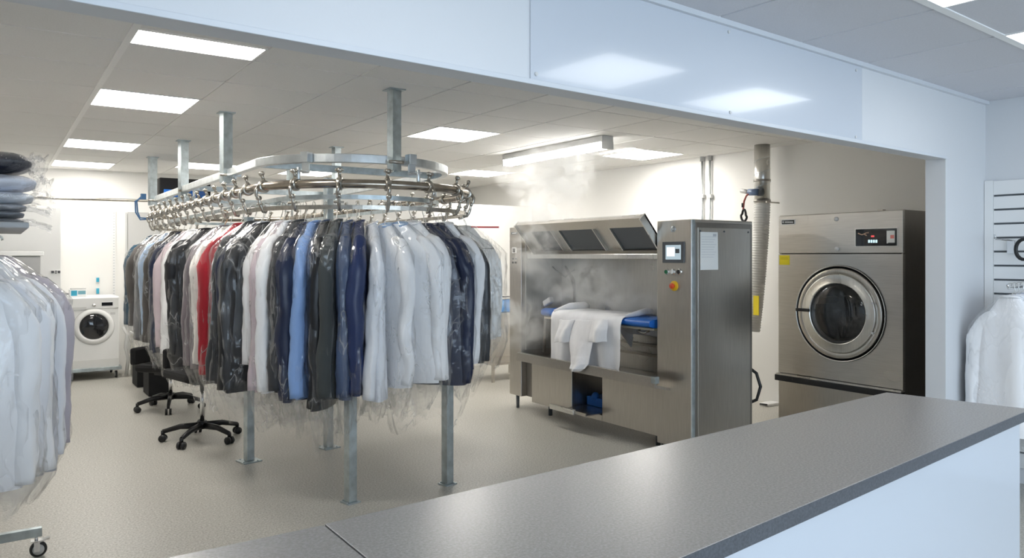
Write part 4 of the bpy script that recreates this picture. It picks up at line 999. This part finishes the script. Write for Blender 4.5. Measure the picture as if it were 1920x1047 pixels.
# ================================================================== DUCT, HOSE, PIPES
XW = 5.98
dc = on_x(1429, 480, XW)
t = thing('exhaust_duct', 'galvanised spiral exhaust duct coming down from the ceiling behind the press', 'duct', (XW, dc.y, 2.0))
r_ = .073; zb_ = on_x(1429, 385, XW).z
MB().cyl((XW, dc.y, zb_), (XW, dc.y, H1), r_, 32).build('duct_pipe', 'steel_l', t)
m = MB(); P = []
for k in range(0, 48):
    a = k*math.pi/8; P.append((XW+r_*math.cos(a), dc.y+r_*math.sin(a), 2.02+.10*k/16*1.25))
m.tube([p for p in P if p[2] < H1-.01], .0035, 5); m.build('spiral_seam', 'galv_l', t)
for py in (339, 377): 
    z = on_x(1429, py, XW).z; MB().lathe((XW, dc.y, z-.010), (0, 0, 1), [(0, r_), (0, r_+.006), (.020, r_+.006), (.020, r_)], 32).build('clamp_band', 'steel_d', t)
MB().cyl((XW-.10, dc.y-.12, on_x(1429, 381, XW).z), (XW+.12, dc.y-.10, on_x(1429, 381, XW).z), .007, 8).build('support_rod', 'steel', t)
t = thing('flexible_hose', 'white ribbed flexible hose hanging from the duct behind the press', 'hose', (XW, dc.y, 1.2))
m = MB(); P = []; R_ = []; n = 150
za, zb2 = zb_+.01, .72
for k in range(n+1):
    q = k/n; P.append((XW-.10*q, dc.y-.02*q+.06*q*q, za+(zb2-za)*q)); R_.append(.072+(.006 if k % 3 == 1 else -.001))
m.tube(P, R_, 24); m.sm = [True]*len(m.sm); m.build('hose', 'hose', t)
yt = on_x(1420, 573, XW-.14); MB().bb(XW-.160, XW-.154, yt.y-.03, yt.y+.03, yt.z-.09, yt.z+.09).build('yellow_tag', 'yellow', t)
t = thing('steam_valve', 'blue-grey valve with red hose and black snap hook beside the duct', 'valve', on_x(1412, 360, 5.86))
q = on_x(1413, 360, 5.86); MB().cyl(q+Vector((0, .05, 0)), q+Vector((0, -.05, -.005)), .032, 18).build('valve_body', mat('blue_grey', (.14, .20, .33), .4), t)
MB().cyl(q+Vector((0, -.05, -.005)), q+Vector((0.04, -.07, -.005)), .038, 18).build('valve_flange', 'greyd', t)
MB().cyl(q+Vector((0, .045, 0)), q+Vector((0, .14, .02)), .022, 14).build('pipe_stub', 'greyl', t)
hp_ = [on_x(a, b, 5.84) for a, b in ((1405, 362), (1399, 368), (1395, 378), (1394, 388), (1393, 396))]
MB().tube(hp_, .009, 8).build('red_hose', mat('dull_red', (.40, .10, .08), .5), t)
MB().cyl(on_x(1393, 381, 5.84), on_x(1393, 389, 5.84), .014, 10).build('coupling', 'black', t)
cc = on_x(1395, 404, 5.84); m = MB(); P = [(5.84, cc.y+.034*math.cos(a)*(.6 if math.sin(a) > 0 else 1), cc.z+.055*math.sin(a)) for a in [2*math.pi*k/20 for k in range(20)]]; m.tube(P, .011, 8, closed=True); m.build('snap_hook', 'black', t)
t = thing('wall_pipes', 'pair of thin vertical pipes clipped to the right wall above the press', 'pipes', (6.1, 5.4, 1.7))
for px in (1316.5, 1331):
    q = on_x(px, 400, 6.14); xw = 6.28-(q.y-2)/8.1*.22-.025
    q = on_x(px, 400, xw); MB().cyl((xw, q.y, 1.2), (xw, q.y, H1), .011, 10).build('pipe', 'galv_l', t)
    zc = on_x(px, 368.5, xw).z; MB().bb(xw-.018, xw+.02, q.y-.03, q.y+.03, zc-.02, zc+.02).build('pipe_clip', 'greyl', t, bevel=.004)
    MB().lathe((xw, q.y, H1-.05), (0, 0, 1), [(0, .012), (0, .024), (.05, .024)], 12).build('ceiling_rosette', 'grey', t)
# fluorescent batten
t = thing('fluorescent_batten', 'long fluorescent batten light under the ceiling above the steam', 'ceiling light', (4.40, 5.65, 2.40))
MB().bb(4.335, 4.465, 4.87, 6.42, 2.425, H1-.002).build('housing', 'greyl', t, bevel=.006)
MB().tube([(4.40, 4.89, 2.405), (4.40, 6.40, 2.405)], .045, 16, ry=.045).build('diffuser', 'tube', t)
for y in (4.875, 6.415): MB().bb(4.335, 4.465, y-.008, y+.008, 2.36, 2.43).build('end_cap', 'greyl', t, bevel=.004)

# ================================================================== BACK OF THE ROOM
# washing machine on a dolly
wy = 9.82; wx0, wx1 = .665, 1.215; wz0, wz1 = .145, .955
t = thing('washing_machine', 'white front-loading washing machine standing on a wheeled dolly', 'washing machine', ((wx0+wx1)/2, wy+.28, .14))
MB().bb(wx0, wx1, wy, wy+.56, wz0, wz1).build('casing', 'white', t, bevel=.012)
MB().bb(wx0+.01, wx1-.01, wy-.012, wy+.01, wz1-.135, wz1-.01).build('control_panel', mat('soft_white', (.80, .80, .79), .35), t, bevel=.006)
wc = Vector(((wx0+wx1)/2+.012, wy, wz0+.47))
dr_ = MB().lathe(wc, (0, -1, 0), [(-.002, .205), (.010, .203), (.026, .188), (.034, .165), (.026, .150), (.012, .148)], 48).build('door', 'white', t)
MB().lathe(wc, (0, -1, 0), [(.012, .148), (.020, .138), (.032, .10), (.036, .001)], 40).build('door_glass', 'glassd', dr_)
MB().lathe(wc, (0, -1, 0), [(-.001, .212), (.003, .212), (.004, .203)], 48).build('door_seam', 'greyl', t)
def wbox(name, px0, py0, px1, py1, mt, th, par, Y=wy, bev=0):
    a, b = on_y(px0, py0, Y), on_y(px1, py1, Y); return MB().bb(a.x, b.x, Y-th, Y+.002, b.z, a.z).build(name, mt, par, bevel=bev)
wbox('display', 190.5, 567.5, 211, 573, 'glassd', .016, t)
wbox('detergent_drawer', 134, 577, 162, 581, 'greyl', .014, t)
c = on_y(176, 573, wy); MB().lathe(c+Vector((0, -.012, 0)), (0, -1, 0), [(0, .020), (.014, .018), (.015, .001)], 20).build('dial', 'chrome', t)
wbox('kick_plate', 131, 678, 223, 690, mat('soft_white2', (.74, .74, .72), .4), .003, t)
wbox('energy_mark', 207, 586, 216, 590, 'greyl', .002, t)
t = thing('dolly', 'low steel dolly with swivel castors under the washing machine', 'dolly', ((wx0+wx1)/2, wy+.28, 0))
m = MB(); m.bb(wx0-.02, wx1+.02, wy-.03, wy+.01, .100, .140); m.bb(wx0-.02, wx1+.02, wy+.5, wy+.54, .100, .140); m.bb(wx0-.02, wx0+.02, wy+.01, wy+.5, .1, .14); m.bb(wx1-.02, wx1+.02, wy+.01, wy+.5, .1, .14)
m.build('frame', 'galv', t, bevel=.003)
for x in (wx0+.06, wx1-.03):
    for y in (wy+.04, wy+.50): caster(x, y, .042, t, top=.10)
# box and small things on the washer / wall
bx = on_y(146, 550, 9.95)
t = thing('detergent_box', 'blue and white detergent box lying on the washing machine', 'box', (bx.x, 9.98, wz1))
MB().bb(bx.x-.085, bx.x+.085, 9.92, 10.06, wz1, wz1+.085).build('carton', 'white', t, bevel=.004)
MB().bb(bx.x-.070, bx.x-.01, 9.917, 9.921, wz1+.015, wz1+.075).build('label_patch', 'teal', t); MB().bb(bx.x+.0, bx.x+.075, 9.917, 9.921, wz1+.03, wz1+.07).build('label_patch', mat('pale_teal', (.20, .42, .50), .4), t)
MB().bb(bx.x-.07, bx.x+.08, 9.93, 10.05, wz1+.085, wz1+.10).build('lid_flap', 'greyl', t)
MB().bb(bx.x-.13, bx.x-.09, 9.95, 9.98, wz1+.03, wz1+.045).build('spout', 'greyd', t)
def wallp(px, py, off=.03):
    r = ray(px); d = (BW1-BW0); n = Vector((-d.y, d.x, 0)).normalized(); k = n.dot(BW0)-off; tt = k/(r[0]*n.x+r[1]*n.y)
    return Vector((r[0]*tt, r[1]*tt, CZ+(HY-py)*tt/F))
def wbk(name, px0, py0, px1, py1, th, mt, par=None, off=.0, bev=0.0):
    a, b = wallp(px0, py0, off), wallp(px1, py1, off); d = (BW1-BW0).normalized(); n = Vector((d.y, -d.x, 0))*th
    m = MB().prism([a, b, b+n, a+n], b.z, a.z); return m.build(name, mt, par, bevel=bev)
for k, (py0, py1, lab) in enumerate(((521, 530, 'upper small blue and white hook on the wall above the washing machine'), (541, 552, 'lower small blue and white hook on the wall above the washing machine'))):
    q = wallp(183, 525); t = thing('wall_hook', lab, 'wall hook', (q.x, q.y, q.z))
    wbk('hook_plate', 179.5, py0-2, 187, py1+2, .012, 'white', t, .001, .003); wbk('hook', 180.5, py0, 186, py1-1, .028, 'teal', t, .014, .004)
q = wallp(216, 470)
t = thing('slotted_rail', 'white slotted shelf rail fixed upright on the back wall', 'wall rail', (q.x, q.y, 1.0))
wbk('rail', 211.5, 396, 217, 556, .014, 'white', t, .001)
sl = MB(); a = wallp(214, 470, .016)
for k in range(30):
    z = wallp(214, 400+k*5.2, .016).z; p = wallp(213.6, 470, .0165); sl.box((p.x, p.y, z), (.014, .003, .010), math.atan2((BW1-BW0).y, (BW1-BW0).x))
sl.build('slots', 'inkl', t)
q = wallp(240, 470); t = thing('wall_rail', 'narrow grey upright rail at the left edge of the grey wall panel', 'wall rail', (q.x, q.y, 1.0))
wbk('rail', 235, 399, 238.5, 640, .014, 'greyl', t, .001)
q = wallp(262, 470); t = wbk('wall_panel', 240, 398, 300, 660, .02, mat('panel_grey', (.55, .55, .54), .5), None, .001); tag(t, 'pale grey flat panel on the back wall behind the far garments', 'panel')
# curtain pole along the back
a, b = wallp(60, 371, .55), wallp(285, 377, .55)
t = thing('ceiling_pole', 'thin horizontal steel pole running from the left wall to the conveyor', 'pole', ((a.x+b.x)/2, a.y, a.z))
a2 = a-(b-a)*.75
MB().tube([a2, b], .016, 10).build('pole', 'nickel_l', t)
MB().bb(a2.x-.02, a2.x+.02, a2.y-.03, a2.y+.03, a2.z, H1).build('drop_rod', 'galv', t); MB().bb(b.x-.012, b.x+.012, b.y-.012, b.y+.012, b.z, H1).build('drop_rod', 'galv', t)
# white cupboard at far left, grey appliance, bottle
t = thing('white_cupboard', 'tall plain white cupboard at the back left beside the washing machine', 'cupboard', (.2, 10.1, 0))
MB().bb(-.6, .632, 9.93, 10.46, .0, 1.985).build('carcass', 'white', t, bevel=.004)
MB().bb(.02, .628, 9.912, 9.929, .05, 1.975).build('door', 'white', t, bevel=.003); MB().bb(-.595, .012, 9.912, 9.929, .05, 1.975).build('door', 'white', t, bevel=.003)
pl = on_y(104.5, 510.5, 9.90); b = MB().bb(pl.x-.048, pl.x+.048, 9.904, 9.911, pl.z-.022, pl.z+.022).build('name_plate', 'white', t)
m = MB(); m.bb(pl.x-.044, pl.x-.016, 9.902, 9.904, pl.z-.014, pl.z+.015); m.bb(pl.x-.010, pl.x+.012, 9.902, 9.904, pl.z-.016, pl.z-.004); m.bb(pl.x-.008, pl.x+.014, 9.902, 9.904, pl.z+.004, pl.z+.016); m.bb(pl.x+.020, pl.x+.044, 9.902, 9.904, pl.z-.014, pl.z+.015)
m.build('plate_marks', 'ink', b)
t = thing('grey_cabinet', 'grey metal cabinet with white lid behind the left rack garments', 'cabinet', (.22, 9.4, 0))
MB().bb(.0, .40, 9.15, 9.65, 0, 1.43).build('body', 'grey', t, bevel=.005); MB().bb(-.02, .43, 9.13, 9.66, 1.43, 1.475).build('lid', 'white', t, bevel=.006)
t = thing('spray_bottle', 'small teal bottle on a thin stand between cupboard and washing machine', 'bottle', (.66, 9.55, .35))
q = on_y(116.5, 652, 9.5); m = MB(); m.lathe((q.x, 9.5, q.z-.10), (0, 0, 1), [(0, .001), (0, .03), (.12, .032), (.15, .014), (.19, .014), (.19, .001)], 16); m.build('bottle', 'teal', t)
m = MB(); m.cyl((q.x, 9.5, 0), (q.x, 9.5, q.z-.11), .010, 10); m.cyl((q.x, 9.5, q.z-.115), (q.x, 9.5, q.z-.10), .045, 20); m.cyl((q.x, 9.5, 0), (q.x, 9.5, .012), .07, 24); m.build('stand', 'greyl', t)
# cream bins right of the washer and hose
t = thing('cream_bin', 'cream plastic bin with rim lid standing right of the washing machine', 'bin', (1.42, 9.55, 0))
m = MB(); m.tube([(1.44, 9.5, 0), (1.44, 9.5, .30)], [.12, .14], 4, up=(0, 1, 0)); m.build('tub', 'cream', t); MB().bb(1.325, 1.555, 9.385, 9.615, .30, .34).build('lid', 'white', t, bevel=.006)
t = thing('cream_box', 'tall cream box behind the cream bin, below the farthest garments', 'box', (1.52, 9.95, 0)); MB().bb(1.36, 1.66, 9.75, 10.05, 0, .52).build('box', 'cream', t, bevel=.01)
MB().bb(1.35, 1.67, 9.74, 10.06, .50, .52).build('rim', 'white', t)
t = MB().tube([(1.26, 9.9, .58), (1.30, 9.86, .50), (1.28, 9.84, .35), (1.31, 9.84, .22), (1.29, 9.86, .02)], .020, 10).build('drain_hose', 'greyl'); tag(t, 'pale drain hose hanging between the washing machine and cream bin', 'hose')
# black crates and office chairs beneath the garments
for k, (px0, px1, py0, py1, Y, lab) in enumerate(((257, 300, 668, 690, 8.95, 'black crate behind the chairs, nearest the washing machine'), (279, 318, 690, 713, 8.3, 'black crate between the two cream and white boxes under the garments'))):
    a, b = on_y(px0, py1, Y), on_y(px1, py0, Y); t = thing('black_crate', lab, 'crate', ((a.x+b.x)/2, Y+.2, 0)); z_ = b.z
    MB().bb(a.x, b.x, Y, Y+.35, 0.0, z_).build('crate_body', 'blackm', t, bevel=.01); MB().bb(a.x-.008, b.x+.008, Y-.008, Y+.358, z_-.03, z_).build('crate_rim', 'black', t, bevel=.004)
def office_chair(x, y, rz, label, sz=.44):
    t = thing('office_chair', label, 'chair', (x, y, 0), rz, 'black swivel office chairs under the garments')
    for k in range(5):
        a = 2*math.pi*k/5; c, s_ = math.cos(a), math.sin(a)
        arm = MB().tube([(0.03*c, .03*s_, .115), (.16*c, .16*s_, .112), (.285*c, .285*s_, .078)], [.026, .022, .017], 8, ry=[.022, .018, .014]); arm.cyl((.285*c, .285*s_, .055), (.285*c, .285*s_, .085), .014, 8)
        arm = arm.build('base_arm', 'black', t, local=True)
        w = MB(); tx, ty = -s_, c
        for q in (-.017, .017): w.lathe((.285*c+tx*(q-.009), .285*s_+ty*(q-.009), .028), (tx, ty, 0), [(0, .004), (0, .028), (.018, .028), (.018, .004)], 18)
        w.build('castor', 'black', arm, local=True)
    MB().cyl((0, 0, .09), (0, 0, .15), .034, 20).build('hub', 'black', t, local=True)
    MB().cyl((0, 0, .14), (0, 0, sz-.07), .017, 16).build('gas_column', 'chrome', t, local=True)
    MB().box((0, 0, sz-.06), (.20, .20, .03)).build('seat_plate', 'black', t, local=True, bevel=.006)
    MB().box((0, 0, sz), (.44, .44, .075)).build('seat', 'blackm', t, local=True, bevel=.03)
    MB().tube([(0, .12, sz-.06), (0, .27, sz-.05), (0, .29, sz+.10)], .018, 8).build('back_bracket', 'black', t, local=True)
    MB().box((0, .27, sz+.10), (.38, .05, .16)).build('backrest', 'blackm', t, local=True, bevel=.022)
    return t
office_chair(1.33, 6.13, math.radians(12), 'black five-star office chair nearer the camera, left of the floor post', .52)
office_chair(1.36, 7.55, math.radians(40), 'black five-star office chair farther back toward the washing machine', .40)
# white partition behind the conveyor, vent frame
t = MB().bb(3.1, 6.05, 8.24, 8.30, 0, 2.10).build('partition_screen', 'wall'); tag(t, 'freestanding white partition screen behind the conveyor and steam press', 'partition')
q = wallp(862, 365); t = thing('wall_vent', 'grey framed vent panel high on the back wall near the corner', 'vent', (q.x, q.y, q.z))
wbk('vent_panel', 852, 351, 872, 400, .02, 'greyl', t, .001); 
for a in ((847, 346, 852, 400), (872, 346, 877, 400), (847, 346, 877, 351)): wbk('vent_frame', *a, .04, 'grey', t, .001)
# steel table with blue box, behind the press
q = on_z(940, 587, .80); ty = 7.0
tl = on_y(923, 587, ty)
t = thing('steel_table', 'small stainless table with lower shelf left behind the steam press', 'table', (4.55, ty+.3, 0))
tz = on_y(940, 587, ty).z; x0_, x1_ = on_y(925, 587, ty).x, on_y(925, 587, ty).x+.62
MB().bb(x0_, x1_, ty, ty+.55, tz-.03, tz).build('table_top', 'steel_l', t, bevel=.003)
for x in (x0_+.02, x1_-.03):
    for y in (ty+.02, ty+.51): MB().bb(x-.015, x+.015, y, y+.03, 0, tz-.03).build('leg', 'steel', t)
z_ = on_y(940, 682, ty).z; MB().bb(x0_, x1_, ty+.01, ty+.54, z_-.02, z_).build('shelf', 'steel', t)
MB().bb(x0_+.02, x1_-.04, ty+.50, ty+.51, z_, tz-.03).build('back_sheet', 'steel', t)
t = thing('blue_tub', 'bright blue plastic tub on the steel table left of the steam press', 'tub', (x0_+.2, ty+.2, tz))
zz1 = on_y(940, 562, ty).z
MB().bb(x0_+.012, x0_+.40, ty+.05, ty+.36, tz+.001, zz1).build('tub_body', 'blueb', t, bevel=.02)
MB().bb(x0_+.0, x0_+.41, ty+.04, ty+.37, zz1-.001, zz1+.018).build('lid', 'greyl', t, bevel=.004)
m = MB(); m.tube([(x0_+.05, ty+.1, zz1+.022), (x0_+.14, ty+.08, zz1+.028), (x0_+.30, ty+.1, zz1+.022)], .008, 6); m.build('lid_clip', 'ink', t)

# ================================================================== SLATWALL AND GARMENTS ON THE RIGHT
sw = thing('slatwall', 'white slatwall display board on the right wall of the customer area', 'slatwall', fp(5.37, 1.2, 0))
zt_ = CZ+(HY-340)*4.8/F
m = MB(); zs = [1.43+(HY-py)*4.75/F for py in (366.5, 393, 419.5, 446, 472, 498.5, 525, 551.5, 578)]
zs += [zs[-1]-.09*k for k in range(1, 12)]
n_a, n_b = 0.55, 1.915
prev = zt_
for z in zs:
    m.fbox(5.372, 5.392, n_a, n_b, z+.006, prev); prev = z-.006
m.fbox(5.372, 5.392, n_a, n_b, .12, prev)
m.build('slats', 'white', sw, bevel=.002)
MB().fbox(5.384, 5.392, n_a, n_b, .12, zt_).build('groove_backing', 'greyd', sw)
MB().fbox(5.366, 5.392, 1.916, 1.966, .10, zt_+.004).build('edge_stile', 'white', sw, bevel=.002)
hk = thing('slatwall_hook', 'chrome slatwall hook above the bagged white garments', 'hook', fp(5.36, 1.7, 1.5))
def swp(px, py, a): # point on plane a = const in the skew frame
    r = ray(px); tt = a/(r[0]*FD.x+r[1]*FD.y); return Vector((r[0]*tt, r[1]*tt, CZ+(HY-py)*tt/F))
h1 = swp(1897, 460, 5.37)
MB().box(h1+Vector((-.008, 0, -.01)), (.010, .045, .085), FA).build('hook_plate', 'chrome', hk, bevel=.002)
MB().tube([h1+Vector((-.01, 0, .03)), h1+Vector((-.22, 0, .035)), h1+Vector((-.24, 0, .06))], .005, 8).build('hook_arm', 'chrome', hk)
h2 = swp(1938, 535, 5.37)
ra = thing('display_rail', 'chrome display arm on the slatwall carrying bagged white garments', 'display arm', h2)
MB().box(h2+Vector((-.008, 0, -.01)), (.010, .04, .07), FA).build('arm_plate', 'chrome', ra)
arm_end = h2+Vector((-.40, -.02, -.01)); MB().tube([h2+Vector((-.01, 0, 0)), arm_end, arm_end+Vector((-.02, 0, .025))], .007, 8).build('arm', 'chrome', ra)
bl = thing('black_strap', 'black and white looped strap hanging on the slatwall at the right edge', 'strap', swp(1915, 468, 5.28))
c = swp(1920, 468, 5.26); P = [c+Vector((0, .045*math.cos(a), .062*math.sin(a))) for a in [2*math.pi*k/18 for k in range(18)]]
MB().tube(P, .011, 8, closed=True).build('strap_loop', 'black', bl); MB().tube([p+Vector((-.006, 0, 0)) for p in P], .004, 6, closed=True).build('strap_lining', 'white', bl)
MB().cyl(c+Vector((0, 0, .06)), c+Vector((.11, 0, .07)), .004, 6).build('peg', 'chrome', bl)
RG = [(.46, WH, 'outermost white bagged shirt on the slatwall arm, farthest from the wall', .80), (.38, WH2, 'bluish white bagged shirt second from the end of the slatwall arm', .78),
      (.29, WH, 'white bagged shirt third from the end of the slatwall arm', .82), (.20, (.66, .70, .80), 'pale blue-white bagged shirt fourth on the slatwall arm', .80), (.11, WH2, 'white bagged shirt nearest the slatwall, at the back of the arm', .84)]
for k, (q, col, lab, L) in enumerate(RG):
    p = h2+(arm_end-h2)*(q*.80/.40)+Vector((0, 0, .010))
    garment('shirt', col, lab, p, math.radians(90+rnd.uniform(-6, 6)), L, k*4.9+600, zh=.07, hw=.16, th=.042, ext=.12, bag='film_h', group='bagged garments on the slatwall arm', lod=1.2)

# ================================================================== STEAM
def steam_mat(ell, k=9.0, ns=5.0):
    m = bpy.data.materials.new('steam'); m.use_nodes = True; nt = m.node_tree; nt.nodes.clear(); N = nt.nodes.new; L = nt.links.new
    out = N('ShaderNodeOutputMaterial'); pv = N('ShaderNodeVolumePrincipled'); L(pv.outputs[0], out.inputs['Volume'])
    pv.inputs['Color'].default_value = (.97, .97, .96, 1); pv.inputs['Anisotropy'].default_value = .25
    tc = N('ShaderNodeTexCoord'); co = tc.outputs['Object']
    n = N('ShaderNodeTexNoise'); n.inputs['Scale'].default_value = ns; n.inputs['Detail'].default_value = 4; n.inputs['Distortion'].default_value = 1.3; L(co, n.inputs['Vector'])
    warp = N('ShaderNodeVectorMath'); warp.operation = 'MULTIPLY_ADD'; L(n.outputs['Color'], warp.inputs[0]); warp.inputs[1].default_value = (.22, .22, .22); L(co, warp.inputs[2])
    wo = N('ShaderNodeVectorMath'); wo.operation = 'SUBTRACT'; L(warp.outputs[0], wo.inputs[0]); wo.inputs[1].default_value = (.11, .11, .11)
    last = None
    for c, r, w in ell:
        s = N('ShaderNodeVectorMath'); s.operation = 'SUBTRACT'; L(wo.outputs[0], s.inputs[0]); s.inputs[1].default_value = c
        d = N('ShaderNodeVectorMath'); d.operation = 'DIVIDE'; L(s.outputs[0], d.inputs[0]); d.inputs[1].default_value = r
        l = N('ShaderNodeVectorMath'); l.operation = 'LENGTH'; L(d.outputs[0], l.inputs[0])
        mr = N('ShaderNodeMapRange'); mr.interpolation_type = 'SMOOTHSTEP'; mr.inputs['From Min'].default_value = 1; mr.inputs['From Max'].default_value = .25; mr.inputs['To Max'].default_value = w; L(l.outputs['Value'], mr.inputs['Value'])
        if last is None: last = mr.outputs[0]
        else:
            mx = N('ShaderNodeMath'); mx.operation = 'MAXIMUM'; L(last, mx.inputs[0]); L(mr.outputs[0], mx.inputs[1]); last = mx.outputs[0]
    nr = N('ShaderNodeMapRange'); nr.inputs['From Min'].default_value = .43; nr.inputs['From Max'].default_value = .62; L(n.outputs['Fac'], nr.inputs['Value'])
    a = N('ShaderNodeMath'); a.operation = 'MULTIPLY'; L(last, a.inputs[0]); L(nr.outputs[0], a.inputs[1])
    b = N('ShaderNodeMath'); b.operation = 'MULTIPLY'; b.inputs[1].default_value = k; L(a.outputs[0], b.inputs[0]); L(b.outputs[0], pv.inputs['Density']); return m
def steam(name, label, b, ell, k, ns):
    o = MB().bb(*b).build(name, steam_mat(ell, k, ns)); tag(o, label, 'steam', kind='stuff'); return o
steam('steam', 'white steam rising from the press hood to the fluorescent light', (3.62, 4.46, 4.3, 6.1, 1.5, 2.395),
      [((4.05, 5.20, 2.15), (.36, .60, .42), 1.0), ((4.0, 5.25, 1.75), (.26, .42, .40), .8), ((4.0, 4.75, 2.28), (.30, .42, .18), .45), ((3.95, 5.7, 2.20), (.22, .30, .16), .5)], 20.0, 6.0)
steam('steam', 'steam drifting inside the pressing cabinet above the draped shirt', (3.70, 4.46, 3.91, 5.95, .57, 1.499),
      [((4.15, 4.9, 1.22), (.30, .75, .32), .85), ((3.98, 5.35, 1.42), (.20, .40, .22), .9), ((3.95, 5.45, .85), (.22, .40, .36), .9), ((4.15, 4.3, 1.05), (.25, .40, .15), .5)], 15.0, 5.0)
